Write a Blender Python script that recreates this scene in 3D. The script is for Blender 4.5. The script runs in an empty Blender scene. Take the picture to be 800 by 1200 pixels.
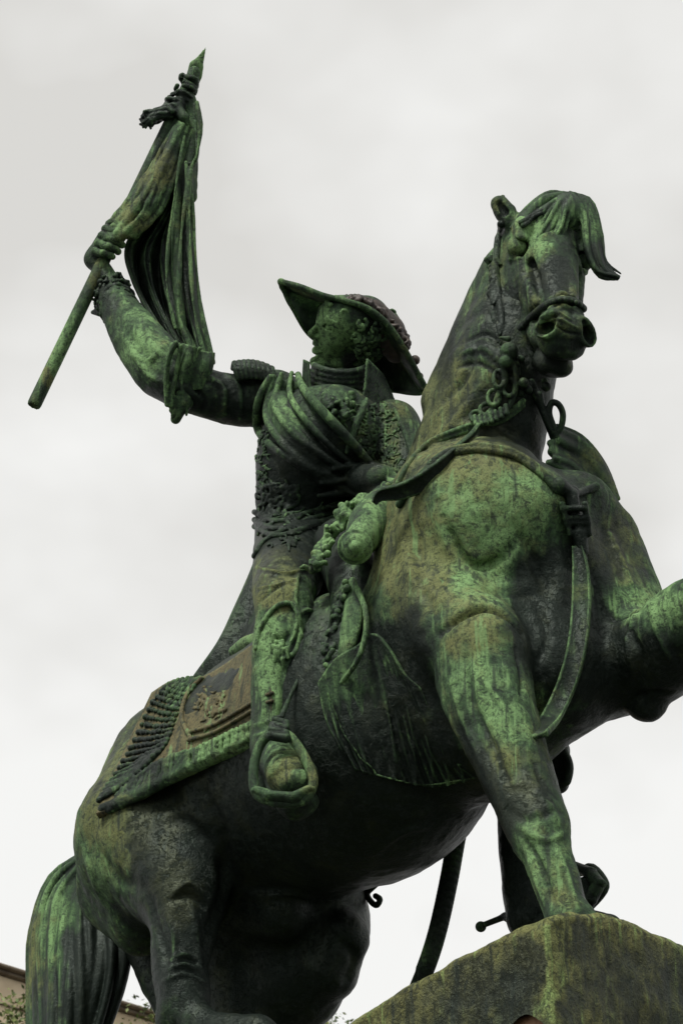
import bpy, math, random, time
import numpy as np
from mathutils import Matrix, Vector
from mathutils.bvhtree import BVHTree
T0 = time.time()
random.seed(7); rng = np.random.default_rng(7)
# ------------------------------------------------------------------ camera
PITCH, HEAD, CD, F = math.radians(34), math.radians(45), 8.0, 3000.0
FW = np.array([0, math.cos(PITCH), math.sin(PITCH)]); UP = np.array([0, -math.sin(PITCH), math.cos(PITCH)]); RT = np.array([1., 0, 0])
CAM = np.array([0, 0, 1.6])
cd = bpy.data.cameras.new('camera'); cam = bpy.data.objects.new('camera', cd); bpy.context.collection.objects.link(cam)
cam.location = CAM; cam.rotation_euler = (math.pi/2 + PITCH, 0, 0)
cd.sensor_fit = 'VERTICAL'; cd.sensor_height = 24.0; cd.lens = 24.0*F/1200; cd.clip_end = 2000; cd.clip_start = 0.05
cd.dof.use_dof = True; cd.dof.focus_distance = 9.6; cd.dof.aperture_fstop = 8
S = bpy.context.scene; S.camera = cam
# ------------------------------------------------------------------ sky and sun (overcast)
SUN_EL, SUN_AZ = math.radians(54), math.radians(212)     # azimuth measured clockwise from +Y
w = bpy.data.worlds.new('World'); S.world = w; w.use_nodes = True
nt = w.node_tree; N = nt.nodes; L = nt.links; N.clear()
def nd(t, **k):
    n = N.new(t)
    for a, b in k.items(): setattr(n, a, b)
    return n
out = nd('ShaderNodeOutputWorld'); bg = nd('ShaderNodeBackground'); bg.inputs[1].default_value = 0.1
sky = nd('ShaderNodeTexSky', sky_type='NISHITA'); sky.sun_disc = False; sky.sun_elevation = SUN_EL; sky.sun_rotation = SUN_AZ
tc = nd('ShaderNodeTexCoord'); mp = nd('ShaderNodeMapping'); mp.inputs['Scale'].default_value = (3.2, 3.2, 5.0); mp.inputs['Location'].default_value = (0.35, 0.1, 0.0)
no = nd('ShaderNodeTexNoise'); no.inputs['Scale'].default_value = 1.5; no.inputs['Detail'].default_value = 4; no.inputs['Roughness'].default_value = .5
cr = nd('ShaderNodeValToRGB'); e = cr.color_ramp.elements
e[0].position = .36; e[0].color = (7.2, 7.1, 6.8, 1); e[1].position = .60; e[1].color = (9.4, 9.4, 9.2, 1)
mx = nd('ShaderNodeMixRGB'); mx.inputs[0].default_value = 0.97
sp = nd('ShaderNodeSeparateXYZ'); zr = nd('ShaderNodeMapRange'); zr.inputs[1].default_value = .32; zr.inputs[2].default_value = .75; zr.inputs[3].default_value = .12; zr.inputs[4].default_value = -.16
ad = nd('ShaderNodeMath', operation='ADD')
L.new(tc.outputs['Generated'], mp.inputs[0]); L.new(mp.outputs[0], no.inputs['Vector']); L.new(tc.outputs['Generated'], sp.inputs[0])
L.new(sp.outputs['Z'], zr.inputs[0]); L.new(zr.outputs[0], ad.inputs[0]); L.new(no.outputs['Fac'], ad.inputs[1]); L.new(ad.outputs[0], cr.inputs[0])
L.new(sky.outputs[0], mx.inputs[1]); L.new(cr.outputs[0], mx.inputs[2]); L.new(mx.outputs[0], bg.inputs[0]); L.new(bg.outputs[0], out.inputs[0])
sl = bpy.data.lights.new('sun', 'SUN'); sl.energy = 3.5; sl.angle = math.radians(14); sl.color = (1, .97, .9)
so = bpy.data.objects.new('sun', sl); bpy.context.collection.objects.link(so)
sd = Vector((math.sin(SUN_AZ)*math.cos(SUN_EL), math.cos(SUN_AZ)*math.cos(SUN_EL), math.sin(SUN_EL)))
so.rotation_euler = sd.to_track_quat('Z', 'Y').to_euler(); so.location = (0, 0, 30)
S.view_settings.view_transform = 'Standard'; S.view_settings.look = 'None'; S.view_settings.exposure = 0; S.view_settings.gamma = 1
S.render.engine = 'CYCLES'; S.cycles.max_bounces = 6
# ------------------------------------------------------------------ statue frame (x forward, y to the horse's left, z up)
HF = np.array([math.cos(HEAD), -math.sin(HEAD), 0]); HL = np.array([math.sin(HEAD), math.cos(HEAD), 0])
RL = np.array([HF, HL, [0, 0, 1.]])                      # world -> local rows
def wray(px, py): return FW + RT*(px-400)/F + UP*(600-py)/F
CORNER = CAM + wray(640, 1072)*CD
ORG = CORNER + HL*0.50 - HF*0.28
CL = RL @ (CAM-ORG); FWL = RL @ FW; UPL = RL @ UP; RTL = RL @ RT
def ray(px, py): return RL @ wray(px, py)
def W(px, py, y):                                        # where the line of sight meets the plane at lateral offset y
    r = ray(px, py); return CL + r*((y-CL[1])/r[1])
def D(px, py, d): return CL + ray(px, py)*d
def dep(p): return float((np.asarray(p)-CL) @ FWL)
def mpp(p): return dep(p)/F
def proj(p):
    q = np.asarray(p)-CL; d = q@FWL; return 400+F*(q@RTL)/d, 600-F*(q@UPL)/d
def nrm(v): v = np.asarray(v, float); return v/np.linalg.norm(v)
def C4(rows):                                            # [(px,py,rpx,y)] -> [(point, radius)]
    o = []
    for px, py, r, y in rows:
        p = W(px, py, y); o.append((p, r*mpp(p)))
    return o
def cat(P, n):                                           # Catmull-Rom through rows of P, n samples
    P = np.asarray(P, float); m = len(P)
    if m == 2: t = np.linspace(0, 1, n)[:, None]; return P[0]*(1-t)+P[1]*t
    t = np.linspace(0, m-1-1e-9, n); i = t.astype(int); f = (t-i)[:, None]
    g = lambda k: P[np.clip(k, 0, m-1)]
    p0, p1, p2, p3 = g(i-1), g(i), g(i+1), g(i+2)
    p0 = np.where((i == 0)[:, None], 2*p1-p2, p0); p3 = np.where((i+2 > m-1)[:, None], 2*p2-p1, p3)
    return .5*((2*p1)+(-p0+p2)*f+(2*p0-5*p1+4*p2-p3)*f*f+(-p0+3*p1-3*p2+p3)*f**3)
def spl(rows, n):                                        # smooth list of (point, radius)
    A = np.array([[*p, r] for p, r in rows]); B = cat(A, n); return [(b[:3], max(b[3], 1e-4)) for b in B]
# ------------------------------------------------------------------ signed distance sculpting
class Sdf:
    def __init__(s, h): s.h = h; s.ops = []
    def seg(s, a, ra, b, rb, k=.03, flat=None, sub=False):
        return s.chain([(a, ra), (b, rb)], k, flat, sub)
    def chain(s, rows, k=.03, flat=None, sub=False, n=0):
        if n: rows = spl(rows, n)
        P = np.array([p for p, _ in rows], float); R = np.array([q for _, q in rows], float)
        s.ops.append(('s', P, R, None, None, k, flat, sub)); return s
    def ball(s, c, r, k=.03, sub=False): return s.ell(c, (r, r, r), None, k, sub)
    def ell(s, c, r, ax=None, k=.03, sub=False):
        ax = np.eye(3) if ax is None else np.array(ax, float)
        s.ops.append(('e', np.array(c, float), np.array(r, float), ax, k, sub)); return s
    def bounds(s):
        lo, hi = [], []
        for o in s.ops:
            if o[-1]: continue
            if o[0] == 's': lo += [(o[1]-o[2][:, None]).min(0)]; hi += [(o[1]+o[2][:, None]).max(0)]
            else: R = max(o[2]); e = np.sqrt(((o[3]*o[2][:, None])**2).sum(0)); lo.append(o[1]-e); hi.append(o[1]+e)
        return np.min(lo, 0)-.03-3*s.h, np.max(hi, 0)+.03+3*s.h
    def eval(s):
        h = s.h; lo, hi = s.bounds(); n = np.ceil((hi-lo)/h).astype(int)+1
        f = np.full(n, 1.0, np.float32)
        g = [lo[i]+h*np.arange(n[i]) for i in range(3)]
        for o in s.ops:
            k = o[5] if o[0] == 's' else o[4]; m = k+2*h+.004
            if o[0] == 's': a = (o[1]-o[2][:, None]).min(0)-m; b = (o[1]+o[2][:, None]).max(0)+m
            else: e = np.sqrt(((o[3]*o[2][:, None])**2).sum(0)); a = o[1]-e-m*1.3; b = o[1]+e+m*1.3
            i0 = np.clip(np.floor((a-lo)/h).astype(int), 0, n); i1 = np.clip(np.ceil((b-lo)/h).astype(int)+1, 0, n)
            if (i1 <= i0).any(): continue
            sl = tuple(slice(i0[i], i1[i]) for i in range(3))
            X = g[0][sl[0]][:, None, None]; Y = g[1][sl[1]][None, :, None]; Z = g[2][sl[2]][None, None, :]
            if o[0] == 's':
                v = np.full(f[sl].shape, 1.0, np.float32); Pp, Rr = o[1], o[2]
                for s_ in range(len(Pp)-1):
                    p, q, ra, rb = Pp[s_], Pp[s_+1], Rr[s_], Rr[s_+1]
                    mm = m+.006; a_ = np.minimum(p-ra, q-rb)-mm; b_ = np.maximum(p+ra, q+rb)+mm
                    j0 = np.maximum(np.floor((a_-lo)/h).astype(int), i0); j1 = np.minimum(np.ceil((b_-lo)/h).astype(int)+1, i1)
                    if (j1 <= j0).any(): continue
                    X = g[0][j0[0]:j1[0]][:, None, None]; Y = g[1][j0[1]:j1[1]][None, :, None]; Z = g[2][j0[2]:j1[2]][None, None, :]
                    d = q-p; dd = max(d@d, 1e-12); x, y, z = X-p[0], Y-p[1], Z-p[2]
                    t = np.clip((x*d[0]+y*d[1]+z*d[2])/dd, 0, 1)
                    x, y, z = x-t*d[0], y-t*d[1], z-t*d[2]; r = ra+(rb-ra)*t; q2 = x*x+y*y+z*z
                    if o[6] is not None:                   # squash the section along a direction
                        nn, rt = o[6]; c = x*nn[0]+y*nn[1]+z*nn[2]; q2 = q2+c*c*(1/rt**2-1)
                        w_ = np.sqrt(q2)-r; w_ = np.where(w_ > 0, w_*.8, w_*rt)
                    else: w_ = np.sqrt(q2)-r
                    ss = tuple(slice(j0[c_]-i0[c_], j1[c_]-i0[c_]) for c_ in range(3)); v[ss] = np.minimum(v[ss], w_)
            else:
                c, r, ax = o[1], o[2], o[3]; x, y, z = X-c[0], Y-c[1], Z-c[2]
                u = [x*ax[i][0]+y*ax[i][1]+z*ax[i][2] for i in range(3)]
                k0 = np.sqrt(sum((u[i]/r[i])**2 for i in range(3))); k1 = np.sqrt(sum((u[i]/r[i]**2)**2 for i in range(3)))
                v = k0*(k0-1)/np.maximum(k1, 1e-9)
            v = v.astype(np.float32); A = f[sl]
            if o[-1]: v = -v; hh = np.maximum(k-np.abs(A-v), 0)/k; f[sl] = np.maximum(A, v)+hh*hh*k/4
            else: hh = np.maximum(k-np.abs(A-v), 0)/k; f[sl] = np.minimum(A, v)-hh*hh*k/4
        return f, lo
    def verts(s):
        f, lo = s.eval(); h = s.h; ins = f < 0
        c = [(i, j, k) for i in (0, 1) for j in (0, 1) for k in (0, 1)]
        nx, ny, nz = np.array(f.shape)-1
        cnt = np.zeros((nx, ny, nz), np.uint8)
        for i, j, k in c: cnt += ins[i:nx+i, j:ny+j, k:nz+k]
        act = (cnt > 0) & (cnt < 8); idx = np.argwhere(act); I = np.full(act.shape, -1, np.int32); I[act] = np.arange(len(idx))
        cv = np.array([f[idx[:, 0]+i, idx[:, 1]+j, idx[:, 2]+k] for i, j, k in c]).T
        co = np.array(c, float); acc = np.zeros((len(idx), 3)); num = np.zeros(len(idx))
        for a in range(8):
            for b in range(a+1, 8):
                if np.abs(co[a]-co[b]).sum() != 1: continue
                va, vb = cv[:, a], cv[:, b]; m = (va < 0) != (vb < 0); t = np.where(m, va/np.where(m, va-vb, 1), 0)
                acc += np.where(m[:, None], co[a]+(co[b]-co[a])*t[:, None], 0); num += m
        V = lo+h*(idx+acc/num[:, None]); Q = []
        for ax in range(3):
            s0 = [slice(None)]*3; s1 = [slice(None)]*3; s0[ax] = slice(0, -1); s1[ax] = slice(1, None)
            A = ins[tuple(s0)]; B = ins[tuple(s1)]; e = np.argwhere(A != B)
            u, v = [(1, 2), (2, 0), (0, 1)][ax]
            e = e[(e[:, u] > 0) & (e[:, v] > 0) & (e[:, u] < f.shape[u]-1) & (e[:, v] < f.shape[v]-1)]
            def at(du, dv): x = e.copy(); x[:, u] -= du; x[:, v] -= dv; return I[x[:, 0], x[:, 1], x[:, 2]]
            q = np.stack([at(1, 1), at(0, 1), at(0, 0), at(1, 0)], 1)
            fl = A[e[:, 0], e[:, 1], e[:, 2]]; q[~fl] = q[~fl][:, ::-1]; Q.append(q)
        return V, np.concatenate(Q)
def vnormals(V, Q):
    a = V[Q[:, 2]]-V[Q[:, 0]]; b = V[Q[:, 3]]-V[Q[:, 1]]; n = np.cross(a, b); Nn = np.zeros_like(V)
    for i in range(4): np.add.at(Nn, Q[:, i], n)
    return Nn/np.maximum(np.linalg.norm(Nn, axis=1, keepdims=True), 1e-12)
def relax(V, Q, it=1, lam=.5):
    for _ in range(it):
        s = np.zeros_like(V); c = np.zeros(len(V))
        for i in range(4):
            np.add.at(s, Q[:, i], V[Q[:, (i+1) % 4]]+V[Q[:, i-1]]); np.add.at(c, Q[:, i], 2)
        V = V*(1-lam)+lam*s/c[:, None]
    return V
def bvh_of(V, Q): return BVHTree.FromPolygons([tuple(v) for v in V], [tuple(q) for q in Q])
def hit(bv, px, py, off=0, fall=None):
    r = ray(px, py); h = bv.ray_cast(Vector(CL), Vector(r).normalized())
    if h[0] is None: return fall
    return np.array(h[0])+np.array(h[1])*off
def hits(bv, pts, off=0, n=0):
    if n: pts = cat(np.array(pts, float), n)
    o = []
    for p in pts:
        q = hit(bv, p[0], p[1], off)
        if q is not None: o.append(q)
    return o
def seg_dist(V, a, b):
    d = b-a; t = np.clip(((V-a)@d)/max(d@d, 1e-12), 0, 1); return np.linalg.norm(V-a-t[:, None]*d, axis=1)
def stroke(V, Nn, bv, pts, wpx, ht, n=12, taper=True):   # raise (or press in) a soft ridge along a line on the surface
    P = hits(bv, pts, 0, n)
    if len(P) < 2: return
    wm = wpx*mpp(P[0]); P = np.array(P); lo, hi = P.min(0)-2*wm, P.max(0)+2*wm
    m = np.where(((V > lo) & (V < hi)).all(1))[0]; X = V[m]; best = np.zeros(len(m))
    for i, (a, b) in enumerate(zip(P[:-1], P[1:])):
        if np.linalg.norm(b-a) > 8*wm+.1: continue
        s = math.sin(math.pi*(i+.5)/(len(P)-1))**.5 if taper else 1
        best = np.maximum(best, s*np.exp(-(seg_dist(X, a, b)/wm)**2*1.5))
    V[m] += Nn[m]*(ht*best)[:, None]
# value noise on points (for uneven castings and for the natural spread of patina)
_tab = rng.random((64, 64, 64)).astype(np.float32)
def vnoise(P, sc):
    X = P*np.asarray(sc)+100.0; i = np.floor(X).astype(int); f = X-i; f = f*f*(3-2*f); o = 0
    for a in (0, 1):
        for b in (0, 1):
            for c in (0, 1):
                wgt = (f[:, 0] if a else 1-f[:, 0])*(f[:, 1] if b else 1-f[:, 1])*(f[:, 2] if c else 1-f[:, 2])
                o = o+wgt*_tab[(i[:, 0]+a) % 64, (i[:, 1]+b) % 64, (i[:, 2]+c) % 64]
    return o
def fbm(P, sc, oc=3):
    o = 0; a = 1; t = 0
    for k in range(oc): o = o+a*vnoise(P+k*3.7, np.asarray(sc)*2**k); t += a; a *= .5
    return o/t
# ------------------------------------------------------------------ materials
def mat(name): m = bpy.data.materials.new(name); m.use_nodes = True; m.node_tree.nodes.clear(); return m
def bronze(name, green=.5, ochre=.3, dark=(.011, .018, .014), gcol=(.038, .082, .034), bcol=(.18, .32, .125), ocol=(.145, .155, .055), bump=.6, grain=1.15, rough=.58):
    """Weathered bronze: dark metal skin, green copper patina in runs and patches, ochre lichen tones, fine pitting."""
    m = mat(name); nt = m.node_tree; n = nt.nodes; l = nt.links
    def N_(t, **k):
        x = n.new(t)
        for a, b in k.items(): setattr(x, a, b)
        return x
    def noise(sc, vec, det=5, ro=.55, dist=0):
        x = N_('ShaderNodeTexNoise'); x.inputs['Scale'].default_value = sc; x.inputs['Detail'].default_value = det; x.inputs['Roughness'].default_value = ro; x.inputs['Distortion'].default_value = dist; l.new(vec, x.inputs['Vector']); return x.outputs['Fac']
    def ramp(v, a, b, x=0., y=1.):
        r = N_('ShaderNodeMapRange', interpolation_type='SMOOTHSTEP'); l.new(v, r.inputs[0])
        for i, q in enumerate((a, b, x, y)): r.inputs[i+1].default_value = q
        return r.outputs[0]
    def M(op, a, b, cl=False):
        x = N_('ShaderNodeMath', operation=op); x.use_clamp = cl
        for i, q in enumerate((a, b)):
            if isinstance(q, (int, float)): x.inputs[i].default_value = q
            else: l.new(q, x.inputs[i])
        return x.outputs[0]
    def mixc(f, a, b):
        x = N_('ShaderNodeMixRGB'); l.new(f, x.inputs[0])
        for i, q in ((1, a), (2, b)):
            if isinstance(q, tuple): x.inputs[i].default_value = (*q, 1)
            else: l.new(q, x.inputs[i])
        return x.outputs[0]
    at = N_('ShaderNodeAttribute', attribute_name='patina'); sep = N_('ShaderNodeSeparateColor'); l.new(at.outputs['Color'], sep.inputs[0])
    ag, ao, ad_ = sep.outputs[0], sep.outputs[1], sep.outputs[2]  # attribute holds patina plus painted underside shade and face light
    geo = N_('ShaderNodeNewGeometry'); pos = geo.outputs['Position']
    st = N_('ShaderNodeMapping'); st.inputs['Scale'].default_value = (1, 1, .13); l.new(pos, st.inputs[0]); sv = st.outputs[0]
    runs = noise(16, sv, 4, .6); runs2 = noise(55, sv, 3, .6); patch = noise(2.6, pos, 5, .6, .6); mid = noise(11, pos, 5, .65, .4); fine = noise(90, pos, 3, .7); pit = noise(220, pos, 2, .6)
    pt = N_('ShaderNodeVectorMath', operation='NORMALIZE'); 
    su = M('ADD', M('MULTIPLY', runs, .34), M('ADD', M('MULTIPLY', patch, .42), M('MULTIPLY', mid, .24)))
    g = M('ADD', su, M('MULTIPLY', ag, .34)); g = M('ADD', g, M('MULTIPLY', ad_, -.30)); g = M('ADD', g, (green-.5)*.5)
    pn = ramp(geo.outputs['Pointiness'], .44, .56, -.5, .5); g = M('ADD', g, M('MULTIPLY', pn, .22))
    gm = ramp(g, .42, .60)
    gb = ramp(M('ADD', M('ADD', g, M('MULTIPLY', fine, .12)), M('MULTIPLY', runs2, .22)), .72, .95)
    oc = ramp(M('ADD', M('ADD', M('MULTIPLY', mid, .5), M('MULTIPLY', noise(3.4, sv, 4, .6), .5)), M('MULTIPLY', M('ADD', ao, (ochre-.3)), .35)), .50, .70)
    c = mixc(gm, dark, gcol); c = mixc(gb, c, bcol); c = mixc(M('MULTIPLY', oc, M('ADD', M('MULTIPLY', gm, .7), .15)), c, ocol)
    # dark pits and grime specks
    pk = ramp(M('ADD', M('MULTIPLY', pit, .5), M('MULTIPLY', fine, .5)), .40, .52)
    c = mixc(M('MULTIPLY', M('SUBTRACT', 1.0, pk), .55), c, (.012, .018, .014))
    sp2 = noise(34, pos, 8, .75, .8); c = mixc(ramp(sp2, .53, .61, 0, .72), c, (.013, .022, .017))
    sv2 = N_('ShaderNodeMapping'); sv2.inputs['Scale'].default_value = (1, 1, .06); l.new(pos, sv2.inputs[0]); drip = noise(30, sv2.outputs[0], 4, .6)
    c = mixc(M('MULTIPLY', ramp(drip, .55, .66), .75), c, (.018, .028, .021)); c = mixc(M('MULTIPLY', ramp(drip, .43, .34), M('MULTIPLY', gm, .6)), c, bcol)
    stn = ramp(M('ADD', M('MULTIPLY', runs2, .5), M('MULTIPLY', runs, .5)), .56, .70)
    c = mixc(M('MULTIPLY', stn, .6), c, (.016, .026, .02)); du = noise(7, sv, 7, .7, .5); c = mixc(M('MULTIPLY', ramp(du, .52, .68), .16), c, (.085, .105, .065))
    b = N_('ShaderNodeBsdfPrincipled'); l.new(c, b.inputs['Base Color'])
    l.new(ramp(gm, 0, 1, rough-.1, rough+.22), b.inputs['Roughness']); l.new(ramp(gm, 0, 1, .5, .05), b.inputs['Metallic'])
    b.inputs['Specular IOR Level'].default_value = .32
    bp = N_('ShaderNodeBump'); bp.inputs['Strength'].default_value = bump; bp.inputs['Distance'].default_value = .012*grain
    hgt = M('ADD', M('ADD', M('MULTIPLY', mid, 1.0), M('MULTIPLY', fine, .35)), M('MULTIPLY', pit, .15)); hgt = M('ADD', hgt, M('MULTIPLY', runs2, .25)); hgt = M('ADD', hgt, M('MULTIPLY', ramp(sp2, .52, .60), -.35))
    l.new(hgt, bp.inputs['Height']); l.new(bp.outputs[0], b.inputs['Normal'])
    o = N_('ShaderNodeOutputMaterial'); l.new(b.outputs[0], o.inputs[0]); n.remove(pt)
    return m
def plain(name, c1, c2, sc=8, rough=.85, bump=.3, dist=.02, c3=None):
    m = mat(name); nt = m.node_tree; n = nt.nodes; l = nt.links
    g = n.new('ShaderNodeNewGeometry'); a = n.new('ShaderNodeTexNoise'); a.inputs['Scale'].default_value = sc; a.inputs['Detail'].default_value = 6
    r = n.new('ShaderNodeValToRGB'); r.color_ramp.elements[0].position = .35; r.color_ramp.elements[1].position = .65
    r.color_ramp.elements[0].color = (*c1, 1); r.color_ramp.elements[1].color = (*c2, 1)
    if c3: q = r.color_ramp.elements.new(.8); q.color = (*c3, 1)
    b = n.new('ShaderNodeBsdfPrincipled'); b.inputs['Roughness'].default_value = rough; bp = n.new('ShaderNodeBump'); bp.inputs['Strength'].default_value = bump; bp.inputs['Distance'].default_value = dist
    o = n.new('ShaderNodeOutputMaterial'); l.new(g.outputs['Position'], a.inputs['Vector']); l.new(a.outputs['Fac'], r.inputs[0]); l.new(r.outputs[0], b.inputs['Base Color'])
    l.new(a.outputs['Fac'], bp.inputs['Height']); l.new(bp.outputs[0], b.inputs['Normal']); l.new(b.outputs[0], o.inputs[0]); return m
MB = bronze('bronze_horse', .50, .3)
MD = bronze('bronze_dark', .36, .2)
MG = bronze('bronze_green', .58, .3, bump=.5)
MC = bronze('bronze_coat', .45, .2, bump=.6, grain=1.3)
MP = bronze('bronze_plinth', .66, .60, bump=.8, grain=2.4, dark=(.020, .027, .017), gcol=(.060, .078, .034), bcol=(.23, .34, .11), ocol=(.15, .15, .05))
MH = bronze('bronze_hair', .47, .15, bump=.3)
# ------------------------------------------------------------------ scene graph helpers
COL = bpy.context.collection
class Thing:
    def __init__(s, name, label, cat_, group=None):
        s.e = bpy.data.objects.new(name, None); COL.objects.link(s.e); s.e.empty_display_size = .2
        s.e['label'] = label; s.e['category'] = cat_
        if group: s.e['group'] = group
        s.parts = []
    def add(s, name, V, Q, m, parent=None, label=None, smooth=True, paint=None):
        V = np.asarray(V, np.float64); me = bpy.data.meshes.new(name)
        if isinstance(Q, np.ndarray):
            me.vertices.add(len(V)); me.vertices.foreach_set('co', V.astype(np.float32).ravel()); k = Q.shape[1]
            me.loops.add(Q.size); me.loops.foreach_set('vertex_index', Q.astype(np.int32).ravel())
            me.polygons.add(len(Q)); me.polygons.foreach_set('loop_start', np.arange(0, Q.size, k, dtype=np.int32)); me.polygons.foreach_set('loop_total', np.full(len(Q), k, np.int32))
            me.update(calc_edges=True); me.validate()
        else: me.from_pydata([tuple(v) for v in V], [], Q); me.update()
        if smooth: me.polygons.foreach_set('use_smooth', np.ones(len(me.polygons), bool))
        if paint is not None:
            a = me.color_attributes.new('patina', 'FLOAT_COLOR', 'POINT'); c = np.ones((len(V), 4), np.float32); c[:, :3] = paint; a.data.foreach_set('color', c.ravel())
        me.materials.append(m); o = bpy.data.objects.new(name, me); COL.objects.link(o); o.parent = parent or s.e
        if label: o['label'] = label
        s.parts.append(o); return o
    def sdf(s, name, sd, m, parent=None, label=None, rel=0, post=None, paint=None):
        V, Q = sd.verts()
        if rel: V = relax(V, Q, rel)
        if post: V = post(V, Q)
        return s.add(name, V, Q, m, parent, label, paint=paint(V) if paint else None)
    def done(s):
        lo = np.full(3, 1e9); hi = -lo; 
        for o in s.parts:
            n = len(o.data.vertices); a = np.zeros(n*3, np.float32); o.data.vertices.foreach_get('co', a); a = a.reshape(-1, 3)
            lo = np.minimum(lo, a.min(0)); hi = np.maximum(hi, a.max(0))
        b = np.array([(lo[0]+hi[0])/2, (lo[1]+hi[1])/2, lo[2]])
        for o in s.parts: o.data.transform(Matrix.Translation(-Vector(b)))
        s.e.location = ORG + RL.T @ b; s.e.rotation_euler = (0, 0, -HEAD); return s
def paint_spots(spots):
    """spots: (px,py,rpx,channel,amount[,squeeze]) -> soft spots of patina tone"""
    def fn(V):
        q = V-CL; d = q@FWL; X = 400+F*(q@RTL)/d; Y = 600-F*(q@UPL)/d; c = np.zeros((len(V), 3), np.float32)
        j = (fbm(V, 9, 3)-.5)*50; j2 = (fbm(V+9, 9, 3)-.5)*50
        for s_ in spots:
            px, py, r, ch, am = s_[:5]; sq = s_[5] if len(s_) > 5 else 1
            g = np.exp(-(((X+j-px)/r)**2+((Y+j2-py)/(r*sq))**2)); c[:, ch] += am*g
        return np.clip(c, -1, 1.5)
    return fn
def sheet(rows, nu, nv, thick, wav=None, depthmode=False):
    """Loft a grid of control points into a cloth of real thickness. rows[v][u] = 3-D points; wav(u,v) pushes along the normal."""
    R = np.array(rows, float); A = np.array([cat(r, nu) for r in R]); G = np.array([cat(A[:, i], nv) for i in range(nu)])   # u,v
    def nrmls(G):
        du = np.gradient(G, axis=0); dv = np.gradient(G, axis=1); n = np.cross(du, dv); n /= np.maximum(np.linalg.norm(n, axis=2, keepdims=True), 1e-9)
        return n
    n = nrmls(G)
    if (n.reshape(-1, 3)@FWL).mean() > 0: n = -n; flip = True
    else: flip = False
    if wav is not None:
        u, v = np.meshgrid(np.linspace(0, 1, nu), np.linspace(0, 1, nv), indexing='ij'); G = G+n*wav(u, v)[..., None]
    n = nrmls(G); n = -n if flip else n
    front = G.reshape(-1, 3); back = (G-n*thick).reshape(-1, 3); V = np.concatenate([front, back]); o = nu*nv
    i = np.arange(nu-1)[:, None]*nv+np.arange(nv-1)[None]; i = i.ravel()
    q = np.stack([i, i+nv, i+nv+1, i+1], 1); b = q[:, ::-1]+o
    e1 = np.arange(nv-1); e2 = (nu-1)*nv+e1; e3 = np.arange(nu-1)*nv; e4 = e3+nv-1
    S_ = [np.stack([e1, e1+1, e1+1+o, e1+o], 1), np.stack([e2+1, e2, e2+o, e2+1+o], 1), np.stack([e3+nv, e3, e3+o, e3+nv+o], 1), np.stack([e4, e4+nv, e4+nv+o, e4+o], 1)]
    Q = np.concatenate([q, b]+S_)
    if flip: Q = Q[:, ::-1]
    return V, Q
def ribbon(P, Nn, wid, th, n=40, prof=None):
    """Flat strap along points P with face direction Nn."""
    P = cat(P, n); Nn = cat(Nn, n); T = np.gradient(P, axis=0); T /= np.linalg.norm(T, axis=1, keepdims=True)
    Bv = np.cross(T, Nn); Bv /= np.linalg.norm(Bv, axis=1, keepdims=True); Nn = np.cross(Bv, T)
    sec = [(-1, -.5), (-.96, .35), (-.8, .5), (-.7, .32), (0, .30), (.7, .32), (.8, .5), (.96, .35), (1, -.5)]
    wd = np.full(n, wid/2) if np.isscalar(wid) else cat(np.array(wid)[:, None], n)[:, 0]/2
    V = np.concatenate([[P[i]+Bv[i]*a*wd[i]+Nn[i]*b*th for a, b in sec] for i in range(n)]); m = len(sec); Q = []
    for i in range(n-1):
        for j in range(m): Q.append((i*m+j, i*m+(j+1) % m, (i+1)*m+(j+1) % m, (i+1)*m+j))
    Q = np.array(Q); Vc = V
    caps = [tuple(range(m))[::-1], tuple((n-1)*m+j for j in range(m))]
    return Vc, [tuple(q) for q in Q]+caps
def join(parts):
    V = []; Q = []; o = 0
    for v, q in parts:
        V.append(np.asarray(v)); Q += [tuple(int(i)+o for i in f) for f in q]; o += len(v)
    return np.concatenate(V), Q
def torus_pts(c, ax, R1, R2, n=20, ph=0):
    a, b = ax; return [np.asarray(c)+a*R1*math.cos(t)+b*R2*math.sin(t) for t in np.linspace(ph, ph+2*math.pi, n+1)]
#==STRUCTURE==
# ------------------------------------------------------------------ plinth and pedestal


PC = W(642, 1072, -.62); GZ = float(PC[2]); GX = float(PC[0])
def WX(px, py, x): r = ray(px, py); return CL + r*((x-CL[0])/r[0])
_l = [W(px, py, -.62) for px, py in ((642, 1073), (610, 1084), (560, 1108), (480, 1152), (400, 1200))]; _r = [WX(px, py, GX) for px, py in ((642, 1073), (670, 1067), (705, 1068), (750, 1082), (800, 1104), (860, 1132))]
LX = [-9, -1.6]+[float(p[0]) for p in _l][::-1]; LZ = [float(_l[-1][2])-.05]*2+[float(p[2]) for p in _l][::-1]
RY = [float(p[1]) for p in _r]+[1.2]; RZ = [float(p[2])-GZ for p in _r]; RZ.append(RZ[-1])
def ground_z(x, y):                                      # rocky top of the bronze plinth
    x = np.asarray(x, float); y = np.asarray(y, float)
    z = np.interp(x, LX, LZ)+np.interp(y, RY, RZ)*np.clip((x-GX+.30)/.22, 0, 1)-.03*np.clip((GX-.10-x)/.08, 0, 1)*np.clip((y+.55)/.1, 0, 1)
    return z+.004*np.sin(x*9+y*5)
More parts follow.
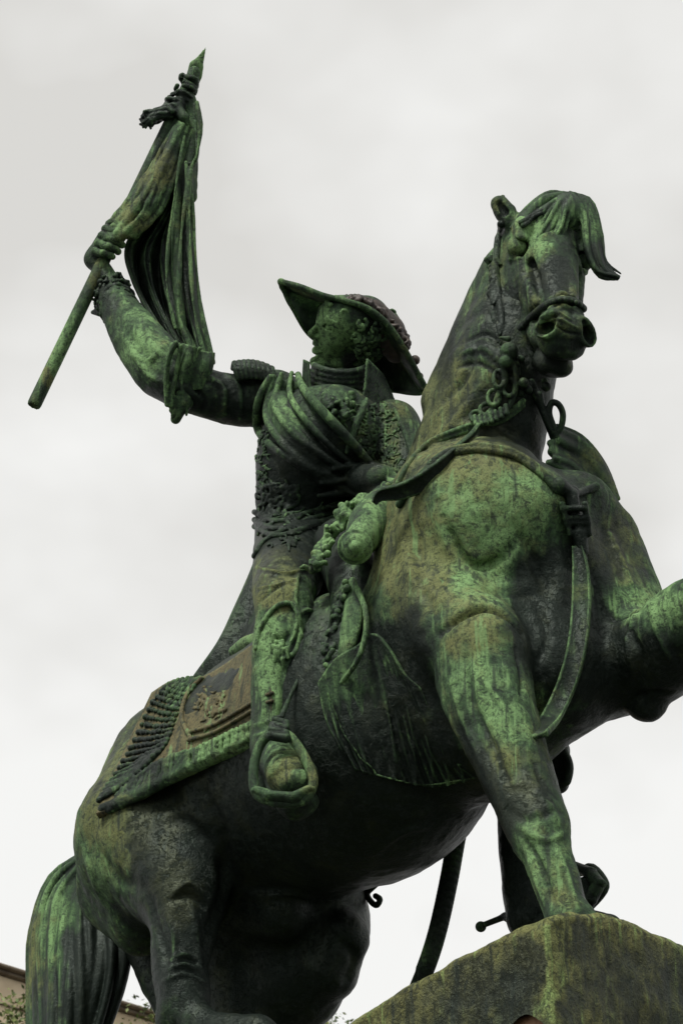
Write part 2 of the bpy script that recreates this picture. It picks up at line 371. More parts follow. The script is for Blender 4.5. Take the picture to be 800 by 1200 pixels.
def plinth_mesh():
    xs = np.linspace(-3.3, GX, 260); ys = np.linspace(-.62, 1.0, 140); zb = GZ-.44
    def prof(u, a, b, r=.05): return u
    pts = []; nx, ny = len(xs), len(ys)
    X, Y = np.meshgrid(xs, ys, indexing='ij'); Z = ground_z(X, Y)
    P = np.stack([X, Y, Z], -1).reshape(-1, 3); Z2 = (fbm(P, 9, 4)-.5)*.020+(fbm(P, 30, 2)-.5)*.010; Z = Z+Z2.reshape(Z.shape)
    for E in (X-xs[0], xs[-1]-X, Y-ys[0], ys[-1]-Y): r = .022; d = np.clip(r-E, 0, r); Z = Z-(r-np.sqrt(np.maximum(r*r-d*d, 0)))
    V = list(np.stack([X, Y, Z], -1).reshape(-1, 3)); Q = []
    for i in range(nx-1):
        for j in range(ny-1): a = i*ny+j; Q.append((a, a+ny, a+ny+1, a+1))
    ring = [(i, 0) for i in range(nx)]+[(nx-1, j) for j in range(1, ny)]+[(i, ny-1) for i in range(nx-2, -1, -1)]+[(0, j) for j in range(ny-2, 0, -1)]
    nr = 34; prev = [i*ny+j for i, j in ring]; cen = np.array([-1.5, .25])
    base = np.array([V[k] for k in prev])
    nrm2 = []
    for (i, j) in ring:
        n = np.array([(-1 if i == 0 else 1 if i == nx-1 else 0), (-1 if j == 0 else 1 if j == ny-1 else 0)], float); nrm2.append(n/np.linalg.norm(n))
    nrm2 = np.array(nrm2)
    for s in range(1, nr+1):
        t = s/nr; b = base.copy(); dc = np.minimum(np.hypot(base[:, 0]-GX+.12, base[:, 1]+.62), 3)
        zlow = zb+.15*np.exp(-(dc/.12)**2)                # the rim lifts at the corner and shows the granite under it
        b[:, 2] = base[:, 2]*(1-t)+zlow*t
        o = 0-np.abs(fbm(b, 4, 4)-.5)*.07*min(1, t*3)+(fbm(b, (22, 22, 9), 3)-.5)*.018
        b[:, :2] += nrm2*o[:, None]
        k0 = len(V); V += list(b); cur = list(range(k0, k0+len(ring)))
        for a in range(len(ring)): c = (a+1) % len(ring); Q.append((prev[a], cur[a], cur[c], prev[c]))
        prev = cur
    Q = [q[::-1] if len(q) > 4 else q for q in Q]
    return V, Q
T = Thing('bronze_plinth', 'mossy green rough bronze base block with a sharp front corner under the front hoof', 'statue base')
V, Q = plinth_mesh()
def fixn(V, Q):                                           # make faces point outwards by way of bmesh
    import bmesh
    me = bpy.data.meshes.new('x'); me.from_pydata([tuple(v) for v in V], [], Q); b = bmesh.new(); b.from_mesh(me); bmesh.ops.recalc_face_normals(b, faces=b.faces)
    b.to_mesh(me); b.free(); Q2 = [tuple(p.vertices) for p in me.polygons]; bpy.data.meshes.remove(me); return V, Q2
V, Q = fixn(V, Q)
pp = paint_spots([(640, 1092, 22, 0, 1.6), (644, 1140, 9, 0, 1.6, 5), (650, 1100, 10, 0, 1.2, 2), (520, 1130, 60, 1, .6, .5), (720, 1090, 70, 1, .55, .4), (600, 1100, 60, 1, .6, .5), (460, 1175, 50, 1, .6, .5), (560, 1170, 60, 2, .5), (730, 1160, 70, 2, .5), (615, 1120, 14, 2, .8, 3), (675, 1105, 20, 2, .6)])
T.add('block', V, Q, MP, paint=pp(np.array(V))); T.done()
MGR = plain('granite', (.22, .11, .055), (.36, .21, .12), 60, .7, .25, .004, (.40, .30, .22))
def bevel_box(lo, hi, b=.02):
    import bmesh
    bm = bmesh.new(); bmesh.ops.create_cube(bm, size=1); lo, hi = np.array(lo, float), np.array(hi, float)
    for v in bm.verts: v.co = Vector((lo+hi)/2+np.array(v.co)*(hi-lo))
    bmesh.ops.bevel(bm, geom=list(bm.edges), offset=b, segments=2, affect='EDGES', profile=.6)
    me = bpy.data.meshes.new('x'); bm.to_mesh(me); bm.free(); V = [tuple(v.co) for v in me.vertices]; Q = [tuple(p.vertices) for p in me.polygons]; bpy.data.meshes.remove(me); return V, Q
T = Thing('stone_pedestal', 'brown granite pedestal showing under the corner of the bronze base', 'pedestal')
gz = -float(ORG[2])
T.add('cap', *bevel_box((-3.26, -.59, -.90), (GX-.03, .96, GZ-.27)), MGR)
T.add('shaft', *bevel_box((-3.1, -.42, gz+.5), (GX-.2, .8, -.903)), MGR); T.add('foot', *bevel_box((-3.5, -.7, gz-.05), (GX+.2, 1.2, gz+.497)), MGR); T.done()
# ------------------------------------------------------------------ horse
H = Sdf(.0085)
y_flat = (np.array([0, 1., 0]), .86)
H.chain(C4([(565, 628, 112, .02), (590, 735, 92, .03), (505, 800, 150, .02), (425, 862, 180, 0), (335, 905, 160, .02), (240, 940, 112, .05)]), .10, y_flat)
H.chain(C4([(640, 790, 78, .10), (560, 800, 110, .05)]), .08)
H.chain(C4([(700, 790, 55, .26), (640, 800, 70, .15), (560, 850, 90, .05)]), .06)
H.ell(W(566, 625, -.07), (.34, .33, .37), None, .05)
H.chain(C4([(520, 590, 66, -.12), (560, 580, 62, -.12), (618, 600, 58, -.05)]), .04)
# near shoulder and foreleg
H.chain(C4([(500, 640, 62, -.10), (510, 715, 72, -.20), (565, 765, 52, -.26)]), .07)
H.chain(C4([(562, 755, 54, -.24), (572, 815, 54, -.25), (598, 885, 44, -.24), (616, 935, 40, -.23), (632, 975, 37, -.22), (643, 1010, 29, -.22), (660, 1062, 27, -.215), (670, 1090, 30, -.21)]), .03, None, False, 30)
H.chain(C4([(533, 800, 22, -.30), (560, 870, 16, -.31), (600, 940, 14, -.30)]), .03, n=8)
H.chain(C4([(669, 1085, 29, -.21), (672, 1100, 26, -.20), (676, 1112, 30, -.20)]), .03)
hz = W(680, 1118, -.20); hz[0] -= .04; gh = float(ground_z(hz[0]+.04, -.2))
H.chain([(np.array([hz[0]-.0, -.20, gh+.15]), .062), (np.array([hz[0]+.03, -.20, gh+.045]), .09)], .02)
H.ell((hz[0]+.03, -.2, gh-.07), (.15, .15, .075), None, .01, True)
# far shoulder and raised foreleg
H.chain(C4([(672, 600, 50, .20), (692, 640, 58, .34), (712, 705, 64, .38), (735, 775, 60, .36)]), .06)
H.chain(C4([(640, 640, 60, .1), (680, 740, 70, .25)]), .08)
H.chain(C4([(740, 775, 56, .34), (772, 765, 56, .30), (812, 728, 50, .26), (865, 690, 38, .22), (905, 668, 37, .20)]), .04, n=14)
H.chain(C4([(757, 822, 24, .34), (745, 790, 40, .34)]), .03)
H.chain(C4([(905, 672, 34, .20), (900, 730, 25, .2), (892, 800, 23, .2), (885, 830, 27, .2), (872, 860, 24, .2), (862, 890, 34, .2)]), .03)
# hindquarters
H.chain(C4([(195, 985, 104, -.14), (215, 905, 88, -.02)]), .08)
H.chain(C4([(250, 930, 100, .18), (330, 1010, 95, .28), (352, 1085, 82, .30), (345, 1150, 60, .30), (300, 1215, 42, .30), (262, 1265, 30, .30), (330, 1320, 24, .30), (385, 1352, 30, .30)]), .05)
H.chain(C4([(400, 1100, 34, .30), (380, 1130, 46, .30)]), .03)
H.chain(C4([(190, 985, 100, -.18), (212, 1035, 62, -.26), (216, 1080, 42, -.29), (212, 1130, 34, -.30), (216, 1172, 32, -.30), (208, 1195, 26, -.30)]), .05, n=22)
H.chain(C4([(160, 1040, 70, -.10), (168, 1078, 42, -.16)]), .06)
H.chain(C4([(214, 1190, 26, -.30), (250, 1206, 20, -.29), (285, 1212, 22, -.28), (302, 1212, 23, -.27), (330, 1240, 22, -.26), (352, 1262, 33, -.25)]), .03)
H.chain(C4([(165, 1080, 30, .12), (190, 1150, 26, .12), (230, 1230, 22, .12)]), .05)
H.chain(C4([(330, 1070, 34, .05), (290, 1060, 40, .05)]), .05)
H.chain(C4([(300, 1060, 70, .2), (285, 1140, 60, .22), (290, 1210, 45, .22)]), .05)
H.chain([(W(352, 1258, -.25), .075), (np.array([-1.04, -.25, -.16]), .10)], .03); H.chain([(W(385, 1350, .3), .085), (np.array([-1.44, .3, -.17]), .11)], .03)
# neck
NECK = [(550, 560, 88, .06), (568, 500, 80, .03), (588, 430, 72, .0), (604, 365, 60, .02), (618, 315, 50, .03)]
H.chain(C4(NECK), .07, (np.array([0, 1., 0]), .8), n=12)
H.chain(C4([(520, 470, 26, -.03), (560, 380, 26, -.01), (590, 320, 26, 0)]), .06, n=8)
V, Q = H.verts(); V = relax(V, Q, 2); BV = bvh_of(V, Q); Nn = vnormals(V, Q)
# head, in its own frame: a runs poll -> muzzle, n out of the forehead, l to the picture's right
ha = nrm(-UPL*.57-FWL*.82+RTL*.055); hn = nrm(UPL*.80-FWL*.57+RTL*.24); hn = nrm(hn-ha*(hn@ha)); hl = np.cross(hn, ha)
if hl@RTL < 0: hl = -hl
HP = W(634, 264, .04); HS = 1.06
def hp(t, n, l): return HP+(ha*t+hn*n+hl*l)*HS
CUTS = []; G = Sdf(.0042)
G.ell_ = lambda c, r, ax=None, k=.03, sub=False: G.ell(c, tuple(q*HS for q in r), ax, k, sub)
G.ball_ = lambda c, r, k=.03, sub=False: G.ball(c, r*HS, k, sub)
G.chain_ = lambda rows, k=.03, flat=None, sub=False, n=0: G.chain([(p, r*HS) for p, r in rows], k, flat, sub, n)
AX = np.array([ha, hn, hl])
G.ell_(hp(.10, -.03, 0), (.17, .14, .145), AX, .04)
G.chain_([(hp(.12, .0, 0), .118), (hp(.32, -.005, 0), .108), (hp(.50, -.012, 0), .084), (hp(.64, -.02, 0), .068), (hp(.74, -.035, 0), .074)], .05, (hl, 1.0))
for s in (-1, 1):
    G.ell_(hp(.26, -.14, s*.088), (.17, .14, .055), AX, .06); G.chain_([(hp(.34, -.07, s*.08), .05), (hp(.52, -.075, s*.06), .045)], .05)
    G.chain_([(hp(.26, -.20, s*.075), .052), (hp(.50, -.135, s*.05), .042), (hp(.66, -.125, s*.045), .04)], .04)
    G.chain_([(hp(.12, .05, s*.10), .034), (hp(.185, .062, s*.122), .036), (hp(.25, .055, s*.125), .024)], .025)
    G.ball_(hp(.262, .012, s*.130), .046, .012, True)
    G.ball_(hp(.255, .016, s*.132), .036, .003)
    G.chain_([(hp(.215, .045, s*.118), .010), (hp(.24, .048, s*.142), .011), (hp(.275, .03, s*.142), .010)], .008)
    G.chain_([(hp(.23, -.012, s*.140), .010), (hp(.275, -.022, s*.142), .012), (hp(.31, -.0, s*.125), .010)], .01)
    G.chain_([(hp(.31, -.03, s*.118), .018), (hp(.42, -.035, s*.10), .017), (hp(.56, -.03, s*.075), .012)], .02)
    G.chain_([(hp(.36, .02, s*.085), .018), (hp(.46, .01, s*.075), .02), (hp(.56, .0, s*.06), .012)], .02, None, True)
    G.chain_([(hp(.30, .045, s*.05), .020), (hp(.45, .045, s*.034), .018), (hp(.60, .035, s*.028), .014)], .03)
    c = hp(.750, -.018, s*.055)
    u1 = nrm(ha*.62+hl*s*.50+hn*.40); u2 = nrm(hn-u1*(hn@u1)+ha*.2); u2 = nrm(u2-u1*(u2@u1)); u3 = np.cross(u1, u2)
    G.ell_(c-u1*.01, (.052, .060, .048), np.array([u1, u2, u3]), .035)
    CUTS.append([(c+(u1*.056-u2*.024)*HS, .020), (c+(u1*.050+u2*.002)*HS, .029), (c+(u1*.030+u2*.036)*HS, .016)])
    CUTS.append([(c+u1*.080*HS, .027), (c+u1*.012*HS, .023)]); CUTS.append([(c+(u1*.075-u2*.018)*HS, .022), (c+(u1*.02-u2*.012)*HS, .020)])
    tp = [c+(u1*(.030-.016*math.sin(t))+u2*(.004+.046*math.sin(t))+u3*(.036*math.cos(t)))*HS for t in np.linspace(0, 6.283, 17)]; G.chain_([(p, .0105) for p in tp], .014)
G.ell_(hp(.775, -.075, 0), (.055, .050, .082), AX, .03)                      # upper lip
G.ell_(hp(.68, -.09, 0), (.08, .06, .075), AX, .04)
for s in (-1, 1): G.ell_(hp(.755, -.160, s*.028), (.052, .036, .040), AX, .025)
for k, (t, n_) in enumerate(((.735, .030), (.765, .012), (.79, -.012))): G.chain_([(hp(t-.01, n_-.01, -.05), .006), (hp(t+.012, n_, -.02), .010), (hp(t+.012, n_-.002, .02), .010), (hp(t-.01, n_-.01, .05), .006)], .010)
G.ell_(hp(.73, -.168, 0), (.06, .040, .07), AX, .025); G.ell_(hp(.70, -.19, 0), (.060, .042, .054), AX, .04)   # lower lip and chin
G.chain_([(hp(.82, -.123, -.075), .010), (hp(.80, -.118, 0), .011), (hp(.82, -.123, .075), .010)], .012, None, True)
G.chain_([(hp(.74, -.125, -.085), .011), (hp(.80, -.122, -.07), .012)], .01, None, True); G.chain_([(hp(.74, -.125, .085), .011), (hp(.80, -.122, .07), .012)], .01, None, True)
for k, (t, n_) in enumerate(((.70, .046), (.675, .052), (.65, .054), (.62, .054))):       # wrinkled skin above the nostrils
    G.chain_([(hp(t+.02, n_-.03, -.06), .007), (hp(t, n_, -.02), .010), (hp(t, n_, .02), .010), (hp(t+.02, n_-.03, .06), .007)], .012)
G.chain_([(hp(.77, -.035, -.03), .012), (hp(.80, -.045, .0), .014), (hp(.77, -.035, .03), .012)], .02)
# ears laid back
for s in (-1,):
    b0 = hp(.085, .03, s*.135); up_ = nrm(-ha*.75+hl*s*.45+hn*.25)
    G.chain([(b0, .036), (b0+up_*.05, .044), (b0+up_*.10, .036), (b0+up_*.14+RTL*.03, .012)], .015)
    G.chain([(b0+up_*.05-FWL*.035-RTL*.005, .016), (b0+up_*.10-FWL*.04-RTL*.004, .016)], .01, None, True)
# throat into the neck
nk = C4(NECK[2:]); G.chain([(p, r-.004) for p, r in nk[1:]]+[(hp(.02, -.12, 0), .13)], .06, (np.array([0, 1., 0]), .8))
G.chain([(hp(.20, -.24, 0), .10), (C4([(604, 400, 50, -.02)])[0][0], .13)], .06)
for cu in CUTS: G.chain_(cu, .008, None, True)
VH, QH = G.verts(); VH = relax(VH, QH, 1); BH = bvh_of(VH, QH); NH = vnormals(VH, QH)
# chiselled muscle, veins and creases on the casting
ST = [  # points, width px, height m
 ([(515, 588), (528, 625), (545, 655), (562, 664), (585, 655), (606, 630)], 7, -.020), ([(506, 560), (520, 600), (530, 640), (552, 668)], 16, .016),
 ([(606, 620), (625, 655), (640, 700)], 10, -.014), ([(600, 640), (590, 680), (600, 715)], 18, .014),
 ([(516, 742), (535, 724), (565, 712), (592, 722), (612, 742)], 7, -.026), ([(468, 600), (476, 650), (500, 700)], 12, .010), ([(490, 620), (492, 680), (510, 720)], 9, -.012),
 ([(640, 620), (655, 670), (650, 720)], 14, .012), ([(625, 700), (640, 740), (630, 780)], 6, -.012), ([(560, 690), (600, 700), (640, 690)], 10, -.010),
 ([(545, 770), (556, 830), (580, 880), (598, 925)], 6, -.014), ([(590, 760), (598, 810), (615, 860), (628, 900)], 14, .012), ([(530, 800), (545, 850), (572, 905)], 8, .010),
 ([(602, 760), (610, 800), (606, 840), (618, 880)], 4, -.009), ([(560, 790), (590, 830), (600, 870)], 3, .006), ([(620, 860), (628, 905), (650, 935)], 5, -.008),
 ([(590, 925), (612, 918), (640, 925)], 8, .004), ([(596, 950), (620, 962), (655, 950)], 6, -.005), ([(628, 930), (645, 950), (655, 975)], 7, .010), ([(606, 968), (640, 985), (660, 975)], 5, .008),
 ([(618, 985), (636, 1020), (650, 1062)], 4, -.012), ([(650, 990), (665, 1030), (678, 1065)], 4, .008), ([(610, 985), (628, 1030), (640, 1068)], 5, .008),
 ([(680, 640), (700, 690), (705, 740)], 8, -.012), ([(710, 620), (728, 660), (745, 700)], 8, .012), ([(700, 700), (720, 725), (750, 715)], 7, -.014), ([(735, 735), (750, 770), (745, 810)], 8, -.012),
 ([(760, 700), (770, 740), (790, 780)], 5, .008), ([(745, 715), (735, 750), (742, 790)], 5, .010), ([(735, 825), (758, 812), (785, 810)], 5, -.012),
 ([(240, 930), (262, 985), (262, 1050), (240, 1100)], 12, -.020), ([(205, 1045), (222, 1035), (236, 1048)], 4, .012), ([(200, 1055), (222, 1048), (240, 1062)], 4, -.012), ([(170, 1040), (185, 1090), (198, 1130)], 8, -.012),
 ([(190, 960), (215, 950), (240, 965)], 12, .012), ([(225, 1060), (232, 1100), (236, 1140)], 6, .010), ([(196, 1070), (204, 1110), (196, 1160)], 5, .009), ([(120, 920), (150, 900), (180, 930)], 18, -.010),
 ([(110, 990), (140, 1030), (170, 1040)], 12, -.012), ([(100, 1000), (118, 1050), (150, 1090)], 10, .008),
 ([(196, 1128), (215, 1118), (238, 1126)], 3, .009), ([(194, 1139), (215, 1130), (240, 1139)], 3, .009), ([(192, 1150), (216, 1142), (242, 1152)], 3, .009), ([(200, 1134), (216, 1125), (238, 1132)], 2.4, -.008), ([(196, 1145), (216, 1136), (240, 1146)], 2.4, -.008),
 ([(270, 1040), (310, 1050), (345, 1045), (372, 1055)], 8, .014), ([(440, 1000), (470, 975), (500, 970)], 6, .010), ([(395, 1100), (415, 1120), (405, 1150)], 8, -.012),
 ([(520, 470), (545, 440), (560, 400)], 8, -.012), ([(510, 520), (545, 480), (570, 440)], 10, .010), ([(535, 430), (560, 425), (590, 445)], 4, -.010), ([(540, 415), (565, 408), (592, 430)], 4, .010), ([(545, 400), (570, 392), (595, 412)], 3.5, -.009),
 ([(585, 500), (620, 520), (640, 550)], 12, -.012), ([(520, 505), (560, 500), (600, 515)], 9, .008)]
for p, wd, ht in ST: stroke(V, Nn, BV, p, wd, ht*1.35)
for p, wd, ht in [([(604, 330), (606, 370), (600, 400)], 4, -.008), ([(617, 330), (622, 370), (622, 400)], 4, .008), ([(640, 320), (644, 350), (646, 375)], 8, .006), ([(628, 330), (630, 360), (628, 385)], 5, -.008),
                  ([(664, 325), (668, 350), (670, 375)], 5, -.007), ([(630, 372), (650, 366), (672, 376)], 2.2, .006), ([(628, 380), (652, 374), (676, 384)], 2.2, .006), ([(650, 380), (662, 388), (680, 392)], 2.0, -.006), ([(590, 350), (592, 380), (600, 410)], 5, .006)]:
    stroke(VH, NH, BH, p, wd, ht)
V += Nn*((fbm(V, 7, 3)-.5)*.016+(fbm(V, 28, 2)-.5)*.005)[:, None]; VH += NH*((fbm(VH, 15, 3)-.5)*.012)[:, None]
BV = bvh_of(V, Q); BH = bvh_of(VH, QH)
TH = Thing('horse_statue', 'bronze horse with green patina striding with its right foreleg down and left foreleg raised', 'horse statue')
VV = np.concatenate([V, VH]); QQ = np.concatenate([Q, QH+len(V)]); BB = bvh_of(VV, QQ)
horse_spots = [(565, 580, 62, 0, 1.0, .9), (530, 645, 34, 0, .8), (560, 690, 50, 0, .55), (585, 600, 50, 0, .7), (470, 640, 34, 1, 1.0, 1.8), (500, 680, 40, 1, .7), (600, 655, 30, 2, .4), (640, 690, 40, 2, .6), (620, 740, 34, 2, .7), (470, 770, 36, 2, .8), (610, 560, 40, 0, .6), (450, 700, 30, 0, .4, 1.5), (560, 650, 30, 0, .5, 2),
 (565, 780, 45, 0, .8, 1.4), (590, 850, 38, 0, .7, 1.3), (590, 790, 26, 2, .7), (560, 740, 30, 1, .8), (590, 900, 36, 1, .6, 1.5), (618, 950, 36, 2, .5), (640, 1020, 40, 0, .45, 1.6), (650, 1040, 20, 1, .4, 2), (620, 930, 14, 1, .9), (620, 975, 24, 0, .5),
 (715, 640, 34, 1, .6), (740, 710, 40, 0, .5), (780, 710, 40, 0, .6), (700, 760, 70, 2, .9), (760, 820, 50, 2, .7),  # dark spots paint the shade under breast and raised leg into the colour
 (510, 500, 40, 1, .9, 1.2), (530, 440, 40, 1, .4), (600, 500, 50, 2, .9), (560, 520, 50, 1, .5), (620, 540, 40, 2, .5), (612, 272, 22, 0, 1.2), (640, 385, 26, 0, .45), (660, 345, 12, 1, 1.0), (640, 320, 22, 2, .6), (640, 430, 30, 2, .3), (590, 380, 20, 2, .5),
 (150, 960, 60, 1, .6), (110, 990, 50, 0, .5, 1.5), (150, 900, 50, 1, .5), (200, 1000, 40, 0, .2), (210, 1045, 26, 1, 1.0), (210, 1090, 30, 0, .35, 1.6), (330, 950, 150, 2, 1.0), (400, 1000, 120, 2, 1.0), (320, 1120, 110, 2, 1.0), (250, 960, 60, 2, .7), (180, 1000, 40, 2, .3), (520, 950, 80, 2, .8)]  # large dark spots put the shade of belly and far thigh into the colour
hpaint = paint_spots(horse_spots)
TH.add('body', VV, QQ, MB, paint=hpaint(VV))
# hair: strands swept between guide curves
def strands(sd, guides, cnt, r, k=.006, n=14, jit=.006, wig=.004, twist=0):
    """guides: list of 3-D polylines; strands interpolate from guide to guide."""
    Gd = [cat(np.array(g), n) for g in guides]; A = np.array(Gd)
    for i in range(cnt):
        t = i/(cnt-1)*(len(Gd)-1) if cnt > 1 else 0; a = min(int(t), len(Gd)-2); f = t-a
        P = A[a]*(1-f)+A[a+1]*f+rng.normal(0, jit, 3); ph = rng.random()*6; s = np.linspace(0, 1, n)
        P = P+np.outer(np.sin(s*7+ph)*wig, FWL)+np.outer(np.sin(s*5+ph*2)*wig, RTL)
        R = r*(.35+.65*np.sin(math.pi*np.clip(.12+s*.84, 0, 1))**.7)*rng.uniform(.75, 1.25)
        sd.chain([(P[j], R[j]) for j in range(n)], k)
dH = dep(hp(.12, .15, 0))
def FD(pts, off=0): return [D(x, y, dH+o+off) for x, y, o in pts]
FL = Sdf(.0042)
gl = [FD([(668, 232, .06), (650, 236, .02), (628, 262, -.02), (616, 305, -.10)]), FD([(668, 230, .06), (655, 240, .0), (642, 265, -.06), (618, 300, -.12)]), FD([(669, 232, .05), (664, 248, -.02), (656, 275, -.08), (630, 300, -.13)])]
strands(FL, gl, 26, .0085, .003)
gr = [FD([(668, 231, .06), (682, 256, -.02), (686, 295, -.10), (700, 322, -.14), (721, 326, -.12)]), FD([(670, 230, .06), (690, 250, .0), (696, 285, -.08), (704, 315, -.12), (722, 325, -.12)]), FD([(660, 228, .08), (690, 235, .05), (702, 270, -.02), (706, 306, -.08), (723, 325, -.12)])]
strands(FL, gr, 28, .009, .003)
strands(FL, [FD([(668, 230, .07), (645, 228, .08), (622, 245, .04), (602, 268, .0)]), FD([(668, 230, .05), (648, 238, .02), (628, 252, .0), (612, 268, -.04)])], 8, .013, .008)
FL.ell(D(664, 254, dH+.05), (.085, .085, .07), AX, .02)
fp = paint_spots([(640, 262, 26, 0, .7), (690, 262, 22, 0, .4), (700, 300, 30, 2, .5)])
TH.sdf('forelock', FL, MH, paint=fp)
MN = Sdf(.006)   # mane on the far side, its tufts showing along the crest
for (a, b, c) in [((592, 288), (574, 300), (560, 330)), ((588, 300), (568, 318), (556, 350)), ((572, 322), (560, 340), (548, 368)), ((560, 345), (548, 362), (536, 392))]:
    y = .07; strands(MN, [[W(*a, y), W(*b, y), W(*c, y)], [W(a[0]+8, a[1]+4, y-.02), W(b[0]+10, b[1]+5, y-.02), W(c[0]+8, c[1]+4, y-.02)]], 5, .016, .012)
TH.sdf('mane', MN, MH); MN = Sdf(.006)
gm = [[W(650, 500, .12), W(680, 515, .22), W(705, 545, .30), (W(722, 585, .33))], [W(648, 520, .10), W(672, 535, .20), W(695, 560, .26), W(712, 600, .30)], [W(646, 545, .10), W(665, 555, .16), W(684, 580, .22), W(700, 610, .26)]]
strands(MN, gm, 16, .020, .012)
strands(MN, [[W(648, 505, .12), W(668, 512, .2), W(682, 521, .25)], [W(648, 510, .12), W(664, 516, .2), W(674, 524, .25)]], 3, .012, .01)
TH.sdf('mane_lock', MN, MH, paint=paint_spots([(690, 560, 50, 1, .5)]))
TL = Sdf(.0085)
yt = .02
tg = [[W(100, 1008, yt), W(60, 1035, yt), W(38, 1085, yt), W(36, 1140, yt), W(40, 1230, yt), W(60, 1300, yt)],
      [W(104, 1012, yt-.05), W(72, 1045, yt-.08), W(58, 1095, yt-.10), W(58, 1150, yt-.10), W(60, 1230, yt-.1), W(72, 1300, yt)],
      [W(108, 1016, yt-.04), W(90, 1055, yt-.08), W(88, 1105, yt-.08), W(88, 1160, yt-.08), W(84, 1230, yt-.05), W(84, 1300, yt)],
      [W(112, 1020, yt), W(112, 1065, yt), W(116, 1110, yt), W(112, 1160, yt), W(100, 1230, yt), W(90, 1290, yt)],
      [W(118, 1024, yt+.06), W(134, 1070, yt+.06), W(142, 1120, yt+.06), W(134, 1165, yt+.06), W(112, 1225, yt+.05), W(96, 1280, yt)]]
TL.chain(C4([(110, 1025, 30, yt+.03), (98, 1080, 46, yt+.05), (92, 1150, 48, yt+.05), (88, 1230, 34, yt+.03), (84, 1290, 14, yt)]), .03)
strands(TL, tg, 44, .022, .008, 16, .012, .008)
TH.sdf('tail', TL, MH, paint=paint_spots([(70, 1080, 24, 0, .75, 2.4), (44, 1120, 20, 1, .6, 3), (115, 1130, 36, 2, 1.2, 2)]))
TH.done()
print('T horse', time.time()-T0, len(VV))
# ------------------------------------------------------------------ rider
def raised(*rows, sd, k=.01, n=14, r=3, bv=None, off=0, yf=None):
    """Round ridges laid on a surface through picture points given on it."""
    for pts in rows:
        P = [hit(bv, x, y, off) for x, y in cat(np.array(pts, float), n)]
        P = [p for p in P if p is not None]
        if len(P) > 1:
            m = len(P); sd.chain([(P[i], r*mpp(P[i])*(.45+.55*math.sin(math.pi*(i+.6)/(m+.2))**.6)) for i in range(m)], k)
R = Sdf(.0062)
TORSO = [(348, 655, 50, -.02), (345, 610, 46, -.02), (360, 565, 60, -.02), (376, 530, 74, -.02), (390, 512, 62, -.02)]
R.chain(C4(TORSO), .05, n=12)
R.chain(C4([(396, 470, 34, 0), (400, 455, 24, .0)]), .03)
R.chain(C4([(322, 474, 32, -.14), (385, 496, 42, .0), (458, 500, 32, .16)]), .04)
ARM = [(322, 466, 33, -.16), (288, 470, 31, -.24), (245, 462, 29, -.38), (207, 446, 31, -.50), (186, 428, 32, -.53)]
R.chain(C4(ARM), .03, n=12)
R.chain(C4([(190, 432, 33, -.53), (166, 402, 31, -.56), (146, 372, 25, -.58), (132, 345, 19, -.60)]), .03, n=12)
# left arm towards the reins
R.chain(C4([(462, 505, 32, .16), (476, 545, 32, .17), (480, 585, 26, .12), (456, 590, 17, -.02)]), .03)
# right thigh in breeches, knee and boot
R.chain(C4([(345, 650, 48, -.08), (338, 672, 42, -.25), (332, 700, 36, -.42), (334, 722, 32, -.44)]), .035, n=10)
R.chain(C4([(335, 718, 34, -.44), (334, 755, 38, -.44), (327, 800, 33, -.45), (322, 845, 28, -.46), (321, 868, 28, -.46)]), .025, n=12)
fa = W(322, 880, -.46); fd = nrm(-FWL*.86+RTL*.26-UPL*.30); toe = fa+fd*.32
R.chain([(fa, .09), (fa+fd*.14, .088), (fa+fd*.25+UPL*.01, .094), (toe+UPL*.01, .070)], .02, (np.array([0, 0, 1.]), .72))
R.chain([(fa+fd*.06-UPL*.075, .05), (fa+fd*.30-UPL*.060-RTL*.03, .042), (fa+fd*.30-UPL*.060+RTL*.04, .042), (fa+fd*.10-UPL*.07, .045)], .008)
R.chain([(fa-fd*.10, .07), (fa-fd*.08-UPL*.12, .055), (fa-fd*.06-UPL*.17, .05)], .02); R.chain([(fa-UPL*.02, .06), (fa+fd*.16-UPL*.07, .065), (fa+fd*.30-UPL*.07, .062)], .02)
